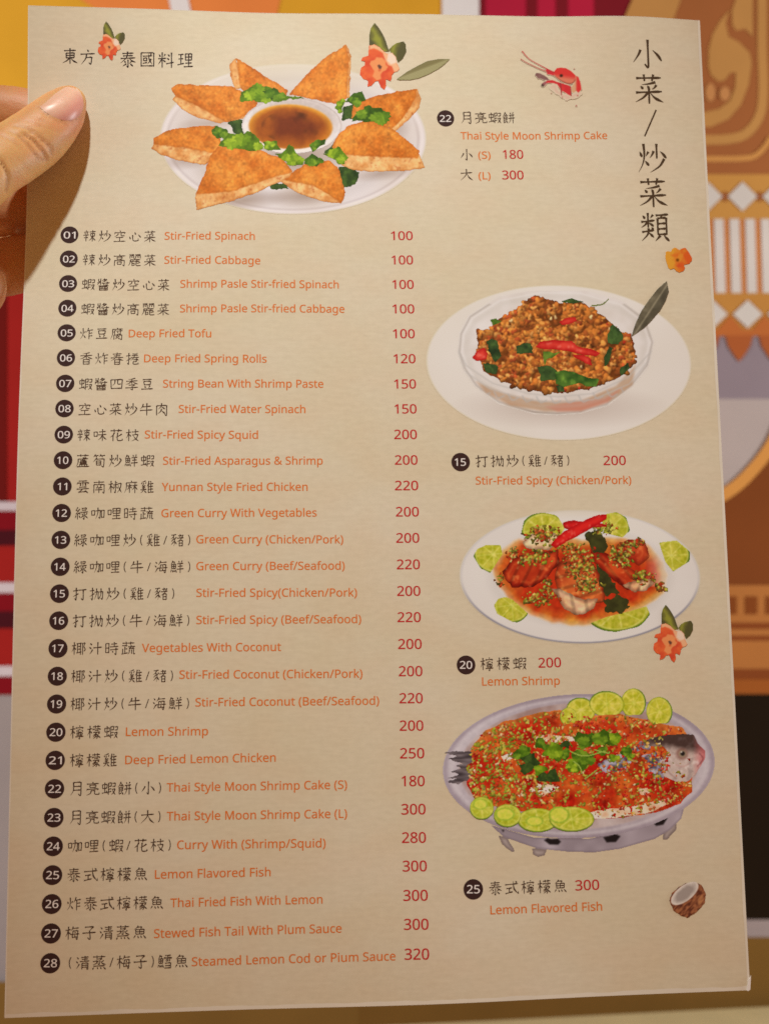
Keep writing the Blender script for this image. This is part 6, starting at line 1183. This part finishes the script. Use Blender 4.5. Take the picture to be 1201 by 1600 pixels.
# ------------------------------------------------------------------ the hand that holds the card
def hp(px, py, h_mm):
    """point over (or under, h < 0) the card plane; the plane runs on past the card's edge"""
    u, v = lay(np.array([float(px)]), np.array([float(py)]))
    P = sheet(u, v)[0]; c = np.array((0, 0, CAM_Z)); d = (c - P) / np.linalg.norm(c - P)
    return P + d * h_mm / 1000
CH = [  # chains of (x, y, radius in layout px, height over the card in mm)
 [(109, 160, 27, 4.2), (103, 167, 32, 4.9), (90, 183, 40, 6.2), (62, 211, 47, 8.6), (28, 236, 49, 12.0), (-18, 264, 51, 17.0), (-75, 308, 60, 19.0), (-165, 385, 78, 9.0), (-250, 430, 95, -6)],
 [(-75, 308, 55, 17), (-110, 270, 55, 2), (-150, 250, 55, -12)],
 [(-250, 300, 60, -17), (-120, 200, 48, -13.5), (0, 179, 47, -11.0), (70, 190, 42, -9.8), (128, 204, 31, -7.6)],
 [(-250, 370, 62, -20), (-120, 335, 50, -15.5), (0, 322, 48, -12.5), (80, 316, 42, -10.5), (140, 314, 31, -8)],
 [(-250, 440, 60, -20), (-120, 428, 50, -15), (0, 418, 48, -12.5), (70, 404, 42, -10.5), (124, 396, 30, -8)],
 [(-240, 520, 56, -12), (-130, 500, 46, -6), (-45, 462, 44, -2.5), (-31, 448, 41, -1.5)],
 [(-250, 330, 80, -12), (-260, 430, 105, -8), (-240, 500, 80, -8)],
 [(-260, 420, 100, -8), (-380, 500, 112, -8), (-520, 620, 108, -10), (-900, 980, 150, -16)],
]
FWD = NRM
nu, nvv = 20, 11
ph = np.linspace(0, math.pi, nvv + 2)[1:-1]; th_ = np.arange(nu) / nu * 2 * math.pi
SPH = np.concatenate([[(0, 0, 1)], [(math.sin(p) * math.cos(t), math.sin(p) * math.sin(t), math.cos(p)) for p in ph for t in th_], [(0, 0, -1)]])
SF = [(0, 1 + i, 1 + (i + 1) % nu) for i in range(nu)]
for r_ in range(nvv - 1):
    for i in range(nu):
        a0 = 1 + r_ * nu; a1 = a0 + nu; j = (i + 1) % nu
        SF += [(a0 + i, a1 + i, a1 + j), (a0 + i, a1 + j, a0 + j)]
SF += [(1 + (nvv - 1) * nu + (i + 1) % nu, 1 + (nvv - 1) * nu + i, len(SPH) - 1) for i in range(nu)]
SF = np.array(SF); VV = []; FF = []; nb_ = 0
for c in CH:
    P = np.array([list(hp(x, y, h)) + [r * 0.39 / FPX] for x, y, r, h in c])
    Q = np.stack([smooth_line(P[:, i:i + 1].repeat(2, 1), 9)[:, 0] for i in range(4)], 1)
    for x, y, z, r in Q:
        co = SPH * r
        co = co - FWD * (co @ FWD)[:, None] * 0.20
        VV.append(co + (x, y, z)); FF.append(SF + nb_); nb_ += len(SPH)
hand = mesh_obj('hand', np.concatenate(VV), np.concatenate(FF), None)
md = hand.modifiers.new('r', 'REMESH'); md.mode = 'VOXEL'; md.voxel_size = 0.0009
ms_ = hand.modifiers.new('s', 'SMOOTH'); ms_.factor = 0.5; ms_.iterations = 6
bpy.context.view_layer.update()
dg = bpy.context.evaluated_depsgraph_get()
me2 = bpy.data.meshes.new_from_object(hand.evaluated_get(dg)); hand.modifiers.clear(); hand.data = me2; me2.name = 'hand'
nV = len(me2.vertices); co = np.empty(nV * 3, np.float32); me2.vertices.foreach_get('co', co); co = co.reshape(-1, 3).astype(float)
no = np.empty(nV * 3, np.float32); me2.vertices.foreach_get('normal', no); no = no.reshape(-1, 3)
PX = 600.5 + FPX * co[:, 0] / co[:, 1]; PY = 800 - FPX * (co[:, 2] - CAM_Z) / co[:, 1]
facing = np.clip(-(no[:, 1]), 0, 1)
front_m = ((co - TW) @ NRM > 0.0005) * 1.0
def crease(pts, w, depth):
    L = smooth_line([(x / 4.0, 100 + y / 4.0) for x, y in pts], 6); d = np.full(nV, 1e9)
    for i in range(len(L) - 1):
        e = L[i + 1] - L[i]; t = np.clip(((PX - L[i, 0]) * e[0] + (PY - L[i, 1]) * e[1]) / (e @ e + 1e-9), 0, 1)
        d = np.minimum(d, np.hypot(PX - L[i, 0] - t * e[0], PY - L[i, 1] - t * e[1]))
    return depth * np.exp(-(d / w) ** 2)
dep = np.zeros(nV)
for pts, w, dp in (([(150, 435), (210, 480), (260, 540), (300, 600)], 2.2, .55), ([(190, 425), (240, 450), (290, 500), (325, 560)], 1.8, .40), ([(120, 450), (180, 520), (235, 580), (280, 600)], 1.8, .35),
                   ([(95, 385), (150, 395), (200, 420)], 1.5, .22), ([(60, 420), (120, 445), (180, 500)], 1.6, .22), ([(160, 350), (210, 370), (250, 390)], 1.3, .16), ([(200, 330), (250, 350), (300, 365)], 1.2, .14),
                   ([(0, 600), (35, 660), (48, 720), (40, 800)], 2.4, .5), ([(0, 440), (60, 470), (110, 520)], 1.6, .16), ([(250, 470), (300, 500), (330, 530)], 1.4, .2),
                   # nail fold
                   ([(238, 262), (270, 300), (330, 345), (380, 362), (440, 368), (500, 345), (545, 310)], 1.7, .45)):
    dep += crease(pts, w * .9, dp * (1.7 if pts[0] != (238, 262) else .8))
fine = (fbm(PX / 3.0, PY / 2.2, 5, 3) - .5) * .12 + (fbm(PX / 14, PY / 14, 9, 3) - .5) * .5
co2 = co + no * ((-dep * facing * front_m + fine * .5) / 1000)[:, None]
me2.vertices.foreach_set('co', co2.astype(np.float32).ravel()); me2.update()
me2.polygons.foreach_set('use_smooth', np.ones(len(me2.polygons), bool))
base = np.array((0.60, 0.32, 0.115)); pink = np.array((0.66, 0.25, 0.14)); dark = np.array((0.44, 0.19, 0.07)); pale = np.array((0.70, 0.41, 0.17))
t1 = np.clip(fbm(PX / 22, PY / 22, 3, 3) * 2 - .5, 0, 1)[:, None]
colr = base * (1 - .35 * t1) + pale * .35 * t1
tipm = np.clip(1 - np.hypot(PX - 122, PY - 190) / 48, 0, 1)[:, None] * .75; colr = colr * (1 - tipm) + pink * tipm
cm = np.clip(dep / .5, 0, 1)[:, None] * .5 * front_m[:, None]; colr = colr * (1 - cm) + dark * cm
red = np.clip(fbm(PX / 34, PY / 26, 23, 3) * 2.4 - 1.0, 0, 1)[:, None] * .45; colr = colr * (1 - red) + pink * red
kn = np.exp(-((PX - 62) / 26) ** 2 - ((PY - 228) / 24) ** 2)[:, None] * .25; colr = colr * (1 - kn) + pink * kn
bk = (1 - front_m)[:, None] * .35; colr = colr * (1 - bk) + pink * bk
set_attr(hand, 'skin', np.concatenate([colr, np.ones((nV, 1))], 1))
def skin_material(name, attr, rough, sss, bump=True):
    m = bpy.data.materials.new(name); m.use_nodes = True
    nt = m.node_tree; N = nt.nodes; LK = nt.links; p = N['Principled BSDF']
    at = N.new('ShaderNodeAttribute'); at.attribute_name = attr; LK.new(at.outputs['Color'], p.inputs['Base Color'])
    p.inputs['Roughness'].default_value = rough; p.inputs['Specular IOR Level'].default_value = 0.4
    p.inputs['Subsurface Weight'].default_value = sss; p.inputs['Subsurface Radius'].default_value = (1.0, 0.35, 0.2); p.inputs['Subsurface Scale'].default_value = 0.003
    if bump:
        tc = N.new('ShaderNodeTexCoord'); vo = N.new('ShaderNodeTexVoronoi'); vo.inputs['Scale'].default_value = 1500; nz = N.new('ShaderNodeTexNoise'); nz.inputs['Scale'].default_value = 600
        ad = N.new('ShaderNodeMath'); ad.operation = 'ADD'; LK.new(tc.outputs['Object'], vo.inputs['Vector']); LK.new(tc.outputs['Object'], nz.inputs['Vector'])
        LK.new(vo.outputs['Distance'], ad.inputs[0]); LK.new(nz.outputs['Fac'], ad.inputs[1])
        b = N.new('ShaderNodeBump'); b.inputs['Strength'].default_value = 0.14; b.inputs['Distance'].default_value = 0.0003
        LK.new(ad.outputs[0], b.inputs['Height']); LK.new(b.outputs[0], p.inputs['Normal'])
    return m
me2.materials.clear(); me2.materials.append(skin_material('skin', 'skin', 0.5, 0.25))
tag(hand, 'bare left hand pinching the upper left edge of the menu, thumb in front', 'hand')

# thumb nail: a shell that follows the thumb's back
dg = bpy.context.evaluated_depsgraph_get()
bvh = BVHTree.FromPolygons([Vector(p) for p in co], [tuple(p.vertices) for p in me2.polygons])
NAIL = [(60.5, 165.5), (70, 156), (82, 146.5), (95, 137), (104, 132), (112, 130), (121, 132.5), (128, 140), (132.5, 150), (134, 162), (132, 172), (127, 180), (118, 186), (108, 188), (98, 187), (88, 184), (78, 179), (68, 172.5)]
NP = np.array(NAIL); NP = np.array([p for p in smooth_line(list(NP) + [NP[0]], 3)][:-1]); cen = NP.mean(0); NP = cen + (NP - cen) * 0.93 + np.array((-.9, 2.0))
rings = [1.0, .97, .9, .8, .66, .5, .33, .16]
camv = Vector((0, 0, CAM_Z)); V = []; UVp = []
def cast(px, py):
    d = Vector(((px - 600.5) / FPX, 1, (800 - py) / FPX)).normalized()
    h = bvh.ray_cast(camv, d); return h[0], d
for k, s in enumerate(rings):
    for p in NP:
        x, y = cen + (p - cen) * s; h, d = cast(x, y)
        q_ = s
        while h is None or h.y > 0.402: q_ *= .96; h, d = cast(*(cen + (p - cen) * q_))
        d = Vector(((x - 600.5) / FPX, 1, (800 - y) / FPX)).normalized(); h = camv + d * (h - camv).length
        V.append(np.array(h - d * (-0.00002 + 0.00080 * (1 - s ** 2.4)))); UVp.append((x, y))
h, d = cast(*cen); V.append(np.array(h - d * 0.0009)); UVp.append(tuple(cen))
n = len(NP); F = []
for k in range(len(rings) - 1):
    for i in range(n): F.append((k * n + i, (k + 1) * n + i, (k + 1) * n + (i + 1) % n, k * n + (i + 1) % n))
for i in range(n): F.append(((len(rings) - 1) * n + i, len(V) - 1, (len(rings) - 1) * n + (i + 1) % n))
nail = mesh_obj('thumb_nail', np.array(V), F, skin_material('nail', 'nail', 0.36, 0.1, False), hand, True)
UVp = np.array(UVp)
ax = np.array((.70, -.71)); t = (UVp - np.array((66, 178))) @ ax      # along the thumb towards the free edge
wd = (UVp - np.array((97, 160))) @ np.array((.71, .70))
tt = np.clip((t - 4) / 56, 0, 1)[:, None]
cr = np.array((0.72, 0.42, 0.29)) * (1 - tt) + np.array((0.74, 0.46, 0.33)) * tt
st_ = np.clip(1 - np.abs(wd + 7 + 1.5 * np.sin(t * .1)) / 2.2, 0, 1)[:, None] * .0; cr = cr * (1 - st_) + .8 * st_
low = np.clip((wd - 2) / 18, 0, 1)[:, None]; cr = cr * (1 - low * .6) + np.array((0.60, 0.18, 0.17)) * low * .6
fe = np.clip((np.hypot(UVp[:, 0] - 84, UVp[:, 1] - 176) - 50) / 5, 0, 1)[:, None]; cr = cr * (1 - fe) + np.array((0.80, 0.62, 0.44)) * fe
set_attr(nail, 'nail', np.concatenate([cr, np.ones((len(cr), 1))], 1))
